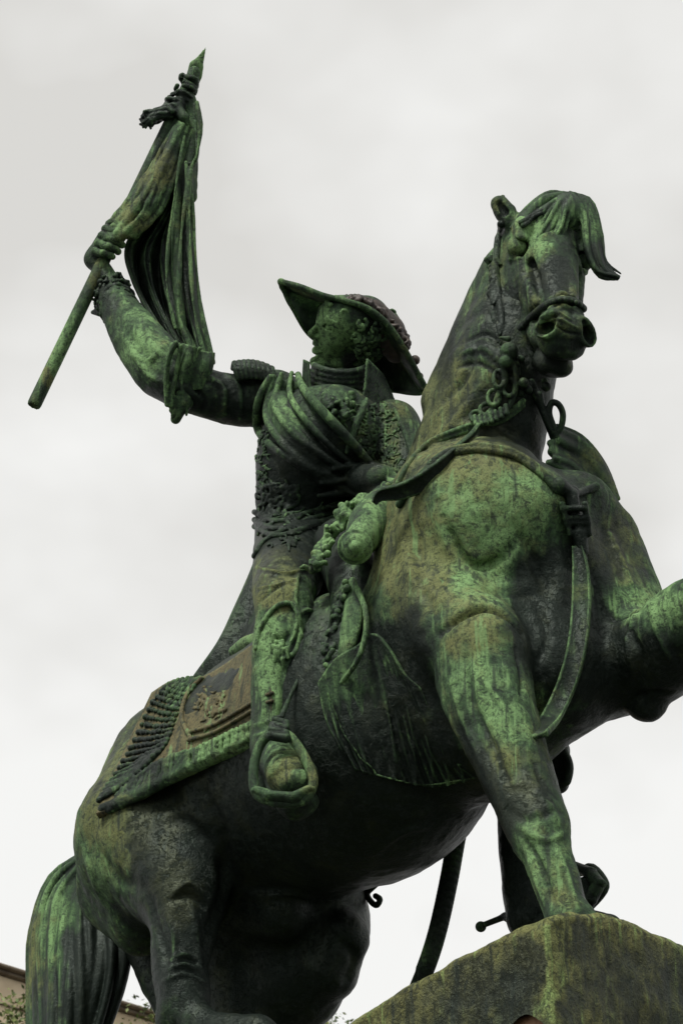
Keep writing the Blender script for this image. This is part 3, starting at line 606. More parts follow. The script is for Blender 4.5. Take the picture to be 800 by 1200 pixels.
# left leg on the far side
R.chain(C4([(400, 650, 46, .10), (470, 700, 42, .35), (560, 800, 40, .46)]), .03, n=8)
R.chain(C4([(575, 820, 38, .48), (612, 930, 34, .50), (613, 1000, 29, .50), (615, 1050, 26, .50), (620, 1075, 28, .50)]), .03, n=10)
fl = W(622, 1082, .50); ld = nrm(np.array([.85, .12, -.25]))
R.chain([(fl, .075), (fl+ld*.22, .075), (fl+ld*.34, .05)], .02, (np.array([0, 0, 1.]), .75))
VR, QR = R.verts(); VR = relax(VR, QR, 1); BR = bvh_of(VR, QR); NR = vnormals(VR, QR)
for p, wd, ht in [([(300, 665), (335, 672), (370, 664)], 3, .012), ([(302, 690), (330, 684), (350, 678)], 2.5, .008), ([(350, 668), (346, 700), (352, 730)], 3, .010), ([(305, 705), (322, 690), (338, 682)], 3, -.010),
                  ([(300, 745), (318, 715), (342, 708), (348, 730), (336, 765)], 3, .016), ([(350, 720), (362, 715), (372, 730), (364, 760)], 3, .012), ([(318, 745), (330, 752), (340, 742)], 5, -.016),
                  ([(300, 780), (310, 820), (306, 850)], 6, .009), ([(330, 780), (332, 820), (325, 850)], 5, -.008), ([(298, 850), (320, 845), (344, 852)], 3, .008), ([(298, 862), (320, 858), (342, 866)], 3, .008),
                  ([(140, 380), (165, 410), (190, 450)], 7, -.010), ([(170, 375), (180, 405), (205, 430)], 6, .012), ([(150, 400), (175, 440), (215, 455)], 5, .012), ([(240, 440), (262, 455), (262, 485)], 5, .014), ([(262, 436), (280, 455), (282, 490)], 5, .014), ([(225, 450), (240, 468), (236, 480)], 4, -.012), ([(195, 400), (178, 420), (150, 415)], 4, .009)]:
    stroke(VR, NR, BR, p, wd, ht)
VR += NR*((fbm(VR, 18, 3)-.5)*.008)[:, None]
# head: f looks to the picture's left and up, s to the camera side, u up
PL = Thing('rider_statue', 'bronze rider in a cocked hat and embroidered coat raising a flag in his right hand', 'rider statue')
hu = nrm(UPL*.88-FWL*.44+RTL*.20); hf = nrm(-RTL*.90-FWL*.44+UPL*.12); hf = nrm(hf-hu*(hf@hu)); hs = np.cross(hu, hf)
if hs@FWL > 0: hs = -hs
HC = D(408, 381, dep(W(400, 400, -.03))); HK = .368
def fp_(f, s, u): return HC+(hf*f+hs*s+hu*u)*HK
FX = np.array([hf, hs, hu]); K = Sdf(.0027)
def ke(f, s, u, r, k=.06, sub=False): K.ell(fp_(f, s, u), tuple(q*HK for q in r), FX, k*HK, sub)
def kc(rows, k=.04, sub=False, n=0): K.chain([(fp_(*p), r*HK) for p, r in rows], k*HK, None, sub, n)
ke(-.08, 0, .06, (.43, .33, .30)); ke(.16, 0, .0, (.22, .27, .34), .08); ke(.15, 0, -.25, (.17, .19, .25), .08)
kc([((.22, 0, -.49), .085), ((.315, 0, -.485), .062)], .06)                          # chin
for s in (-1, 1):
    kc([((-.08, s*.20, -.24), .07), ((.08, s*.17, -.40), .06), ((.24, s*.06, -.49), .06)], .06)   # jaw
    kc([((.315, s*.05, .11), .026), ((.325, s*.13, .135), .028), ((.25, s*.22, .10), .028)], .03)  # brow
    kc([((.335, s*.10, .02), .018), ((.325, s*.14, .03), .030), ((.29, s*.19, .02), .020)], .03, True); K.ball(fp_(.262, s*.130, .018), .074*HK, .003*HK)
    kc([((.315, s*.065, .03), .012), ((.322, s*.125, .060), .014), ((.295, s*.175, .050), .013), ((.25, s*.215, .01), .012)], .006); kc([((.31, s*.07, .0), .009), ((.315, s*.13, -.035), .011), ((.26, s*.20, -.01), .010)], .006)
    ke(.20, s*.17, -.12, (.10, .09, .09), .06)                                      # cheek
    ke(.355, s*.045, -.145, (.045, .030, .028), .012); K.ball(fp_(.36, s*.032, -.19), .014*HK, .008*HK, True)
    ke(-.06, s*.31, -.02, (.05, .03, .09), .02)                                    # ear
kc([((.325, 0, .08), .026), ((.375, 0, -.02), .027), ((.435, 0, -.105), .031), ((.44, 0, -.125), .028)], .02); kc([((.43, 0, -.13), .045), ((.36, 0, -.17), .032)], .02)
kc([((.30, -.10, -.275), .014), ((.345, -.045, -.245), .030), ((.365, 0, -.25), .030), ((.345, .045, -.245), .030), ((.30, .10, -.275), .014)], .02)
kc([((.30, -.09, -.31), .012), ((.335, -.03, -.345), .034), ((.345, 0, -.348), .034), ((.335, .03, -.345), .034), ((.30, .09, -.31), .012)], .02)
kc([((.30, -.10, -.293), .008), ((.395, 0, -.297), .009), ((.30, .10, -.293), .008)], .006, True); kc([((.30, -.06, -.405), .016), ((.335, 0, -.405), .020), ((.30, .06, -.405), .016)], .02, True)
kc([((.08, 0, -.40), .13), ((.0, 0, -.60), .19), ((-.04, 0, -.85), .22)], .06)
K.chain([(fp_(-.10, 0, -.15), .075), (fp_(-.16, 0, -.55), .078), (fp_(-.18, 0, -.80), .085)], .03)
VK, QK = K.verts(); BK = bvh_of(VK, QK)
# right hand round the staff
staffA, staffB = W(40, 475, -.76), W(241, 57, -.50); sdir = nrm(staffB-staffA)
def staff(px):                                            # point of the staff's axis at a picture x
    lo, hi = 0., 1.
    for _ in range(40):
        m = (lo+hi)/2
        if proj(staffA*(1-m)+staffB*m)[0] < px: lo = m
        else: hi = m
    return staffA*(1-lo)+staffB*lo
HD = Sdf(.0036); SR = .030
hc = staff(129); e1 = nrm(-FWL-sdir*(-FWL@sdir)); e2 = np.cross(sdir, e1)
if e2@RTL < 0: e2 = -e2
def ring(c, a, rr): return c+(e1*math.cos(a)+e2*math.sin(a))*rr
for i, (o, ln, rr) in enumerate(((.060, 2.9, .0195), (.020, 3.1, .021), (-.020, 3.0, .0205), (-.058, 2.7, .0175))):
    c = hc+sdir*o; row = []
    for j, a in enumerate(np.linspace(-1.9, -1.9+ln, 9)):
        kn = .006 if j in (2, 5) else 0
        row.append((ring(c, a, SR+rr*.9+kn)+sdir*(.006*math.sin(j)), rr*(1.0 if j not in (2, 5) else 1.10)*(1-.022*j)))
    HD.chain(row, .006)
wr = W(136, 345, -.60); palm = ring(hc, -2.3, .062)
HD.chain([(palm+sdir*.05, .034), (palm-sdir*.02, .040), (palm-sdir*.07, .036)], .02)
HD.chain([(palm-sdir*.06, .042), ((palm-sdir*.06)*.5+wr*.5+RTL*.008, .042), (wr, .048)], .03, n=6)
HD.chain([(palm+sdir*.01, .028), (ring(hc+sdir*.085, -2.2, .05), .024), (ring(hc+sdir*.10, -1.0, .048), .021), (ring(hc+sdir*.098, .1, .046), .018)], .012, n=8)
VD, QD = HD.verts()
VA = np.concatenate([VR, VK, VD]); QA = np.concatenate([QR, QK+len(VR), QD+len(VR)+len(VK)]); BA = bvh_of(VA, QA)
rsp = [(322, 760, 34, 0, 1.1, 1.6), (318, 830, 24, 0, .8, 1.5), (325, 685, 26, 1, 1.2), (350, 690, 22, 0, .6), (330, 905, 20, 1, .8), (165, 400, 34, 0, 1.0), (185, 395, 16, 1, .5), (150, 320, 20, 0, .7), (385, 400, 20, 0, 1.6), (400, 392, 20, 0, 1.3), (378, 380, 20, 0, 1.3), (335, 900, 26, 0, .8), (405, 425, 18, 2, .5),  # spots on the face paint the light falling on it into the colour
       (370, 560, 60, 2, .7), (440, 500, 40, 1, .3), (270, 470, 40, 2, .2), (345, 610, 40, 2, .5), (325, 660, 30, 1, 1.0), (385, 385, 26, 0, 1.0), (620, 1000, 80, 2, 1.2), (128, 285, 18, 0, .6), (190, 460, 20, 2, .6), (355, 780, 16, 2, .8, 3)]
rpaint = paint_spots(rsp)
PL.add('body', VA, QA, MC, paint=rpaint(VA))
# hair: tight curls
HR = Sdf(.0032)
for _ in range(420):
    v = rng.normal(0, 1, 3); v /= np.linalg.norm(v); v = v*np.array([.40, .355, .47])+np.array([-.14, 0, .03])
    if v[2] < -.45 or (v[0] > .03-.25*max(0, -v[2]) and v[2] < .20) or v[0] > .22: continue
    if v[2] > .16+.25*max(0, v[0]+.1): continue
    c = fp_(*v); d1 = nrm(rng.normal(0, 1, 3)+FWL); d1 = nrm(np.cross(d1, FWL+rng.normal(0, .5, 3))); d2 = nrm(np.cross(d1, FWL)); rr = rng.uniform(.012, .021)
    HR.chain([(p-FWL*.010*k9/6, .0085) for k9, p in enumerate(torus_pts(c, (d1, d2), rr, rr*.8, 8, rng.random()*6)[:7])], .003)
for _ in range(0):
    a, b = rng.uniform(-.2, 3.4), rng.uniform(-.45, .42)
    f, s_, u = -.10-.30*math.cos(a-1.2)*1.1, -.35*abs(math.sin(a*.5+.8))-.02, b
    if f > .17 and u < .18: continue
    v = np.array([f+.08, s_, u-.05]); v = v/np.linalg.norm(v/np.array([.47, .37, .46]))
    if v[0] > .10 and v[2] < .16: continue
    c = fp_(*(v+np.array([-.08, 0, .06]))); d1 = nrm(rng.normal(0, 1, 3)); d2 = nrm(np.cross(d1, rng.normal(0, 1, 3)))
    rr = rng.uniform(.010, .017); HR.chain([(p, .0062) for p in torus_pts(c, (d1, d2), rr, rr*.8, 7, rng.random()*6)][:7], .004)
HR.ell(fp_(-.20, 0, -.02), tuple(q*HK for q in (.33, .34, .38)), FX, .006)
kk = [((.24, -.18, .22), (.30, -.06, .26), (.30, .06, .27)), ((.20, -.24, .20), (.27, -.12, .23), (.31, 0, .24)), ((.16, -.28, .14), (.24, -.18, .19), (.30, -.08, .21))]
for k3 in kk: HR.chain([(fp_(*q), .011) for q in k3], .006, n=6)
PL.sdf('hair', HR, MH, paint=paint_spots([(400, 365, 26, 0, .8), (430, 410, 30, 0, .3)]))
# cocked hat
hd0 = dep(HC)
def HDp(x, y, o): return D(x, y, hd0+o)
def dpr(r, ds): return [HDp(x, y, o) for (x, y), o in zip(r, ds)]
rimp = [(329, 330), (352, 336), (378, 346), (402, 352), (430, 361), (452, 378), (472, 406), (497, 452)]
ro = (-.02, -.07, -.10, -.115, -.125, -.12, -.10, -.05)
front = [dpr([(x+1, y+1) for x, y in rimp], ro), dpr([(331, 336), (354, 344), (379, 352), (403, 358), (427, 368), (448, 385), (468, 411), (495, 456)], [o+.03 for o in ro]), dpr([(334, 340), (356, 348), (380, 356), (404, 363), (424, 374), (444, 391), (464, 416), (492, 459)], [o+.09 for o in ro])]
back = [dpr([(329, 330), (356, 340), (385, 352), (412, 360), (438, 374), (458, 392), (476, 420), (497, 452)], (.0, .06, .12, .14, .14, .12, .08, .0)),
        dpr([(333, 341), (356, 362), (385, 372), (412, 385), (438, 402), (456, 420), (474, 440), (496, 457)], (.02, .12, .17, .19, .19, .17, .12, .02)),
        dpr([(338, 352), (358, 378), (385, 395), (410, 412), (430, 428), (450, 444), (470, 454), (493, 461)], (.03, .13, .19, .22, .22, .18, .12, .03)),
        dpr([(343, 360), (362, 392), (385, 410), (408, 428), (428, 444), (450, 457), (470, 460), (489, 463)], (.04, .13, .18, .22, .21, .16, .10, .04))]
Vh, Qh = join([sheet(front, 70, 26, .012), sheet(back, 70, 40, .012)])
hat = PL.add('hat', Vh, Qh, MH, paint=paint_spots([(440, 380, 30, 0, .5), (350, 350, 24, 0, .3), (470, 420, 20, 1, .5), (365, 345, 20, 1, .4)])(np.array(Vh)))
RM = Sdf(.004); rim = [(x, y, o) for (x, y), o in zip(rimp, ro)]
RM.chain([(HDp(*p), .0125) for p in cat(np.array(rim), 26)], .01)
RM.chain([(HDp(329, 330, -.02), .013), (HDp(331, 336, .0), .015), (HDp(338, 350, .02), .010), (HDp(344, 361, .03), .006)], .01)
PL.sdf('brim_binding', RM, MG, hat)
CRN = Sdf(.006); CRN.chain([(HDp(408, 364, -.0), .045), (HDp(432, 372, .0), .085), (HDp(452, 390, .02), .085), (HDp(464, 412, .02), .05)], .05)
for _ in range(230): t = rng.random(); q0 = HDp(402+t*74+rng.normal(0, 1.5), 351+t*t*50-5*math.sin(t*3)+abs(rng.normal(0, 5)), rng.uniform(-.09, .05)); d1 = nrm(rng.normal(0, 1, 3)); d2 = nrm(np.cross(d1, rng.normal(0, 1, 3))); rr = rng.uniform(.012, .02); CRN.chain([(p, .008) for p in torus_pts(q0, (d1, d2), rr, rr, 8, rng.random()*6)[:6]], .005)
CRN.ball(HDp(486, 422, -.04), .022, .01); CRN.ball(HDp(491, 441, -.05), .018, .01)
PL.sdf('hat_plume', CRN, plain('bronze_brown', (.02, .016, .013), (.05, .035, .025), 30, .6, .5, .01), hat)
# stock, collar, lapel
CV = Sdf(.004); cs = dep(W(400, 440, -.03))
for i, yy in enumerate((431, 437, 443, 449, 455, 461)):
    CV.chain([(D(368-i, yy-3, cs-.03), .014), (D(378-i*.5, yy+2, cs-.10), .0155), (D(398, yy+6+rng.normal(0, 1), cs-.125), .0165), (D(418, yy+4, cs-.09), .0155), (D(430, yy-2, cs+.0), .012)], .006, n=12)
CV.chain([(D(399, 452, cs+.02), .065), (D(397, 464, cs+.01), .10)], .012)
PL.sdf('stock', CV, MD)
tdp = dep(W(385, 500, -.02))
c0 = dep(W(400, 440, -.03))
PL.add('collar', *sheet([[D(431, 420, c0-.12), D(441, 430, c0-.07), D(449, 438, c0+.02)], [D(428, 450, c0-.16), D(446, 458, c0-.11), D(460, 462, c0+.02)], [D(424, 474, c0-.19), D(446, 482, c0-.15), D(468, 486, c0+.0)]], 24, 24, .010, lambda u, v: .004*np.sin(u*60)*np.sin(v*60)), MC)
PL.add('collar', *sheet([[D(355, 421, c0-.06), D(361, 424, c0-.10)], [D(354, 440, c0-.07), D(362, 442, c0-.12)], [D(354, 462, c0-.09), D(364, 464, c0-.15)]], 12, 18, .008), MC)
BT = bvh_of(VR, QR)
LP = Sdf(.0042)
def onR(x, y, off=0, yf=-.02): p = hit(BT, x, y, off); return p if p is not None else W(x, y, yf)
def sprig(sd, bv, x, y, ln, r, off=.002, curl=1.6, a0=None):
    a = rng.random()*6.28 if a0 is None else a0; P = []; k = rng.uniform(-curl, curl)
    for i in range(6):
        p = hit(bv, x, y, off)
        if p is not None: P.append(p)
        x += math.cos(a)*ln/5; y += math.sin(a)*ln/5; a += k/3
    if len(P) > 2 and all(np.linalg.norm(P[i]-P[i+1]) < .03 for i in range(len(P)-1)): sd.chain([(p, r*(1-.12*i)) for i, p in enumerate(P)], .004)
for _ in range(330):                                       # oak-leaf embroidery in low relief
    t = rng.random(); sprig(LP, BT, 432+rng.normal(0, 13)+t*22, 474+t*92, rng.uniform(4, 9), rng.uniform(.0045, .007))
for _ in range(70): sprig(LP, BT, rng.uniform(299, 314), rng.uniform(505, 575), rng.uniform(4, 8), .0055)
for _ in range(24):
    x = rng.uniform(375, 412); y = rng.uniform(462, 486); p = hit(BT, x, y, .012)
    if p is not None: LP.chain([(p, .014), (p+np.array([0, 0, -.02])+rng.normal(0, .010, 3), .009), (p+np.array([0, 0, -.03])+rng.normal(0, .016, 3), .005)], .008)

raised([(428, 470), (415, 500), (405, 530)], sd=LP, bv=BT, r=4, off=.01); raised([(462, 480), (478, 520), (485, 555)], sd=LP, bv=BT, r=3, off=.005)
PL.sdf('embroidered_lapel', LP, MC)
EP = Sdf(.0045)                                             # rolled epaulette on the right shoulder
e0 = D(296, 438, dep(W(300, 460, -.2))-.10)
for i in range(9):
    t = i/8; c = D(275+t*43, 431-6*math.sin(t*2.6)+t*9, dep(e0)); EP.chain([(c+FWL*.06-RTL*.01, .011), (c+UPL*.020, .0135), (c-UPL*.006-FWL*.055+RTL*.006, .0135), (c-UPL*.048-FWL*.065+RTL*.016, .011)], .003, n=8)
EP.chain([(D(280, 441, dep(e0)+.03), .026), (D(298, 440, dep(e0)+.03), .030), (D(316, 447, dep(e0)+.03), .028)], .004)
PL.sdf('epaulette', EP, MC)
# cloak folded across the chest
SH = Sdf(.005)
base = [(322, 462), (335, 500), (375, 540), (425, 572), (455, 585)]
SH.chain([(onR(x, y, -.045), r) for (x, y), r in zip(base, (.055, .075, .075, .07, .05))], .02, n=16); SH.chain([(onR(x, y, -.035), .065) for x, y in ((385, 560), (415, 568), (445, 562))], .02)
folds = [([(318, 447), (302, 470), (303, 502), (335, 532), (385, 560), (430, 585)], 6.5), ([(322, 446), (314, 475), (326, 512), (370, 548), (420, 575)], 5), ([(328, 445), (326, 478), (348, 512), (392, 545), (440, 574)], 5.5),
         ([(338, 443), (344, 472), (368, 505), (405, 540), (450, 572)], 5), ([(346, 447), (366, 474), (395, 505), (425, 540), (462, 575)], 7.5), ([(332, 520), (360, 545), (400, 560)], 4), ([(345, 500), (375, 530), (410, 552)], 3.5),
         ([(388, 548), (420, 543), (448, 548), (462, 558)], 6), ([(376, 562), (415, 557), (450, 562)], 6), ([(372, 577), (410, 571), (450, 574)], 6.5), ([(380, 591), (412, 586), (440, 587)], 5.5)]
for pts, r_ in folds:
    P = [onR(x, y, .036 if r_ > 5 else .030) for x, y in cat(np.array(pts, float), 18)]; P = np.array(P)
    for _ in range(3): P[1:-1] = (P[:-2]+P[1:-1]*2+P[2:])/4
    SH.chain([(p, r_*.82*mpp(p)*(.6+.4*math.sin(math.pi*i/17))) for i, p in enumerate(P)], .010)
SH.chain([(onR(x, y, -.01), .032) for x, y in ((312, 456), (328, 452), (345, 454))], .02)
SH.chain([(onR(x, y, .02), r) for x, y, r in ((436, 543, .02), (450, 556, .032), (462, 566, .028), (470, 573, .012))], .02)
PL.sdf('draped_sash', SH, MG, paint=paint_spots([(330, 480, 40, 0, .35), (400, 570, 50, 2, 1.0), (350, 530, 40, 2, .5), (455, 560, 15, 0, .6)]))
# waist knots and belt
WB = Sdf(.005)
for _ in range(150):
    sprig(WB, BT, rng.uniform(299, 350), rng.uniform(568, 640), rng.uniform(7, 18), rng.uniform(.006, .013), .004, 2.6)
for _ in range(40):
    sprig(WB, BT, rng.uniform(345, 400), rng.uniform(600, 620), rng.uniform(10, 22), rng.uniform(.005, .008), .004, 1)
for yy in (0, 9, 17): WB.chain([(onR(x, y+yy, .004), .012) for x, y in cat(np.array([(298, 600), (325, 612), (360, 602), (400, 588), (435, 580)], float), 14)], .01)
WB.chain([(onR(x, y, .004), .012) for x, y in cat(np.array([(299, 652), (312, 634), (340, 620), (380, 612), (410, 612)], float), 14)], .01)
WB.chain([(onR(x, y, .015), .010) for x, y in cat(np.array([(372, 622), (378, 638), (372, 655)], float), 8)], .01)

PL.sdf('waist_sash', WB, MD)
# cuff on the raised arm
CF = Sdf(.0045); ca, cb = W(141, 364, -.585), W(130, 338, -.60); ax = nrm(cb-ca); b1 = nrm(np.cross(ax, FWL)); b2 = np.cross(ax, b1)
for j in range(5):
    c = ca+(cb-ca)*(j/4); CF.chain([(p+rng.normal(0, .004, 3), .013) for p in torus_pts(c, (b1, b2), .078-.003*j, .072-.003*j, 16)], .008)
for _ in range(90): a = rng.random()*6.28; q0 = ca+(cb-ca)*rng.uniform(-.05, 1.05)+(b1*math.cos(a)+b2*math.sin(a))*.080; CF.chain([(q0, .009), (q0+rng.normal(0, .007, 3), .007)], .008)
CF.chain([(W(118, 365, -.60), .025), (W(109, 366, -.61), .010)], .015)
PL.sdf('cuff', CF, MD)
# coat tail falling behind the leg
def CT(x, y, o): return W(x, y, o)
PL.add('coat_tail', *sheet([[CT(302, 636, -.02), CT(330, 650, -.05), CT(350, 660, -.05)], [CT(296, 664, -.08), CT(318, 690, -.12), CT(345, 700, -.12)], [CT(277, 712, -.14), CT(302, 730, -.18), CT(330, 740, -.18)], [CT(258, 755, -.20), CT(284, 765, -.22), CT(315, 775, -.22)], [CT(230, 796, -.24), CT(262, 797, -.26), CT(300, 792, -.26)]], 40, 50, .02,
        lambda u, v: .016*np.sin(u*13+v*2)*(.4+v)), MD)
# boot tops and spur
BO = Sdf(.0045)
bt = [(300, 760), (306, 735), (322, 712), (340, 707), (350, 722), (352, 745)]
BO.chain([(onR(x, y, .000, -.46), .010) for x, y in cat(np.array(bt, float), 14)], .01)
BO.chain([(onR(x, y, .000, -.46), .010) for x, y in cat(np.array([(352, 745), (345, 765), (330, 772)], float), 8)], .01)
for _ in range(26): p = onR(328+rng.normal(0, 6), 757+rng.normal(0, 6), .008); BO.chain([(p, .008), (p+UPL*-.04+rng.normal(0, .006, 3), .006)], .005)
PL.sdf('boot_top', BO, MG, paint=paint_spots([(325, 750, 30, 0, .7)]))
SP = Sdf(.004)
SP.chain([(W(598, 1071, .50), .016), (W(584, 1077, .50), .012), (W(566, 1084, .50), .011)], .006); SP.ball(W(563, 1086, .50), .021, .004)
SP.chain([(W(591, 1068+6, .50), .015), (W(602, 1082, .47), .014), (W(625, 1075, .44), .013)], .006)
PL.sdf('spur', SP, MD)
PL.done(); print('T rider', time.time()-T0)
# ------------------------------------------------------------------ flag
FG = Thing('flag_statue', 'bronze flag with hanging folds knotted on a staff held up in the raised hand', 'flag')
st_ = Sdf(.0042); A0 = staffA; B0 = staffA+(staffB-staffA)*.93
st_.chain([(A0, .0285), (A0+sdir*.012, .031), (A0+sdir*.5, .030), (B0, .028)], .004); st_.ball(A0-sdir*.030, .036, .003, True)
FG.sdf('staff', st_, MG, paint=paint_spots([(80, 410, 40, 0, .5), (115, 330, 14, 1, 1.0), (60, 440, 12, 1, .8)]))
tp = [(219, 80), (232, 66), (241, 56), (241, 70), (237, 100), (225, 100), (220, 92)]
spd = dep(staffB)
sm = nrm(np.cross(sdir, FWL))
SPH = Sdf(.004); c1 = D(229, 88, spd)
SPH.chain([(D(225, 100, spd), .028), (D(228, 88, spd), .036), (D(230, 78, spd), .034), (D(235, 69, spd), .018), (D(241, 56, spd), .003)], .006, (FWL, .5))

FG.sdf('finial', SPH, MG, paint=paint_spots([(232, 80, 20, 0, .7)]))
def SD(x, y, o=0): return D(x, y, dep(staff(min(max(60+ (475-y)*.4 if False else x, 45), 236)))+o)
yd = lambda y: dep(staff(40+(475-y)*.4807))                # depth of the staff at a picture height
def YD(x, y, o=0): return D(x, y, yd(y)+o)
WR = Sdf(.005)
WR.chain([(YD(210, 140, .0), .030), (YD(194, 175, .0), .030), (YD(177, 215, .0), .034), (YD(154, 250, .01), .050), (YD(137, 274, .01), .048)], .02, n=14)
def smoothP_(P):
    P = np.array(P, float); P[1:-1] = (P[:-2]+P[1:-1]*2+P[2:])/4; return P
for i in range(20):
    t = i/19; a_ = (207+16*t+rng.normal(0, 1), 142+8*t); b_ = (116+44*t, 282-6*t); m1 = (182+26*t+rng.normal(0, 2), 188+5*t); m2 = (147+44*t+rng.normal(0, 3), 238+6*t)
    o_ = -.055+.09*abs(t-.45)-.01
    WR.chain([(p, rng.uniform(.005, .011)*(1+.7*j/17)) for j, p in enumerate(smoothP_([YD(x+1.2*math.sin(k_*.7+i), y, o_-.018*math.sin(math.pi*k_/17)+.010*math.sin(i*2.4)) for k_, (x, y) in enumerate(cat(np.array([a_, m1, m2, b_], float), 18))]))], .008)
wf = [([(214, 135), (196, 172), (170, 215), (136, 252), (116, 284)], 5, -.05), ([(222, 140), (204, 178), (184, 220), (150, 258), (126, 282)], 5, -.06), ([(226, 150), (212, 190), (196, 228), (168, 262), (140, 282)], 5, -.06),
      ([(204, 150), (180, 190), (158, 232), (128, 262), (112, 284)], 4, -.03), ([(218, 160), (208, 196), (198, 224), (178, 252), (154, 276)], 5, -.06)]
for pts, r_, o in wf: q = smoothP_([YD(x, y, o+.02) for x, y in cat(np.array(pts, float), 18)]); WR.chain([(p, r_*.62*mpp(p)*math.sin(math.pi*(i+.8)/18.6)**.5) for i, p in enumerate(q)], .009)
wrap = FG.sdf('wrapped_cloth', WR, MG, paint=paint_spots([(180, 180, 20, 1, .6, 2), (150, 255, 24, 0, .8), (160, 250, 14, 1, .5)]))
# hanging part: columns of folds, top gathered, bottom tied over the arm
def fold(u, v): return (.036*np.sin(u*21+v*1.5+.6)*np.clip(v*2.6, .25, 1)*np.clip((1.06-v)*3, .3, 1)+.014*np.sin(u*43+v*3+2))
left = [(206, 150), (196, 190), (180, 240), (150, 290), (156, 330), (178, 372), (212, 420)]
midl = [(216, 150), (212, 192), (208, 240), (188, 290), (190, 335), (204, 378), (224, 420)]
right = [(230, 142), (232, 185), (222, 205), (227, 250), (230, 320), (236, 372), (248, 425)]
rows = []
for i, (a, b, c) in enumerate(zip(left, midl, right)):
    o = (.02, .03, .06, .09, .07, .02, -.06)[i]; o2 = (-.03, -.04, -.02, .0, .0, -.02, -.08)[i]
    rows.append([YD(a[0], a[1], o), YD(b[0], b[1], o+.01), YD(c[0], c[1], o2)])
dsh = [(lambda y: 0)]
FG.add('hanging_cloth', *sheet(rows, 90, 90, .014, fold), MD, paint=None)
ED = Sdf(.005)                                             # heavy outer hem rolls
for pts, r_, o in [([(231, 120), (235, 150), (231, 180), (222, 205), (226, 250), (230, 310), (236, 365), (250, 425)], 3.4, -.05), ([(224, 200), (214, 260), (210, 320), (210, 370), (226, 415)], 3.6, -.08), ([(218, 190), (222, 250), (224, 320), (229, 372), (240, 418)], 2.8, -.08), ([(216, 160), (206, 220), (197, 290), (196, 340), (206, 385)], 2.6, -.06), ([(222, 110), (229, 140), (226, 170), (221, 195)], 5, -.01)]:
    ED.chain([(YD(x, y, o), r_*mpp(YD(x, y))*(.7+.3*math.sin(i*.9))) for i, (x, y) in enumerate(cat(np.array(pts, float), 18))], .01)
ED.chain([(YD(x, y, .0), .036) for x, y in ((220, 118), (226, 140), (226, 165), (220, 195), (222, 230))], .02)
ED.chain([(YD(x, y, -.02), .02) for x, y in ((212, 185), (206, 260), (206, 320), (214, 385), (232, 420))], .01)
FG.sdf('cloth_hem', ED, MG)
KN = Sdf(.005)                                             # knot under the finial, with its fringe
for i in range(15):
    t = (i%5)/4; x, y = 222-19*t+rng.normal(0, 1), 97+35*t+rng.normal(0, 1.5); r1 = .040+.012*t
    a1 = nrm(np.cross(sdir, FWL)+sdir*rng.normal(0, .35)); a2 = nrm(np.cross(a1, sdir)+rng.normal(0, .15, 3)); n0 = rng.integers(0, 14); tp_ = torus_pts(YD(x, y, -.01), (a1, a2), r1, r1*rng.uniform(.9, 1.1), 14, rng.random()*6)
    KN.chain([(p+rng.normal(0, .002, 3), rng.uniform(.009, .013)) for p in tp_[:rng.integers(8, 15)]], .006)
KN.chain([(YD(200, 131), .036), (YD(184, 134), .032), (YD(172, 141), .024)], .01)
for i in range(44):
    t = rng.random(); a = (200+rng.normal(0, 4), 130+rng.normal(0, 4)); m_ = (180+rng.normal(0, 4), 131+t*10+rng.normal(0, 2)); b = (164+rng.uniform(0, 16), 134+t*16+rng.normal(0, 2))
    o = rng.uniform(-.06, .04); KN.chain([(YD(*a, o), .009), (YD(*m_, o-.01), .010), (YD(*b, o), .0065)], .003, n=6)
KN.chain([(YD(208, 128, -.05), .026), (YD(216, 138, -.06), .024), (YD(219, 146, -.05), .012)], .01)
FG.sdf('knot', KN, MD)
CL_ = Sdf(.005)                                            # cloth end tied over the upper arm, with tassel
da = dep(W(222, 440, -.45))-.10
def AD(x, y, o=0): return D(x, y, da+o)
FG.add('tied_corner', *join([sheet([[AD(200, 402, .03), AD(214, 402, -.04), AD(232, 408, -.05), AD(250, 414, .03)], [AD(196, 428, 0), AD(212, 432, -.05), AD(232, 428, -.07), AD(250, 434, .0)], [AD(194, 458, 0), AD(212, 462, -.04), AD(232, 456, -.05), AD(249, 458, .02)]], 30, 30, .016, lambda u, v: .010*np.sin(u*14+v*4))]), MG,
       paint=None)
for pts, r_ in [([(206, 402), (198, 420), (195, 445), (196, 474)], 4.6), ([(212, 406), (208, 430), (203, 455), (201, 476)], 4.2), ([(234, 408), (226, 425), (214, 444), (214, 460)], 3)]:
    CL_.chain([(AD(x, y, -.055), r_*.7*mpp(AD(x, y))) for x, y in cat(np.array(pts, float), 12)], .01)
CL_.chain([(AD(214, 462, -.03), .028), (AD(217, 472, -.03), .034), (AD(210, 482, -.03), .026), (AD(206, 491, -.03), .022)], .01)
for _ in range(16): x = rng.uniform(203, 222); CL_.chain([(AD(x, 466, -.05), .008), (AD(x-3+rng.normal(0, 1), 482+rng.normal(0, 3), -.05), .006)], .005)
FG.sdf('tassel', CL_, MG)
FG.done(); print('T flag', time.time()-T0)
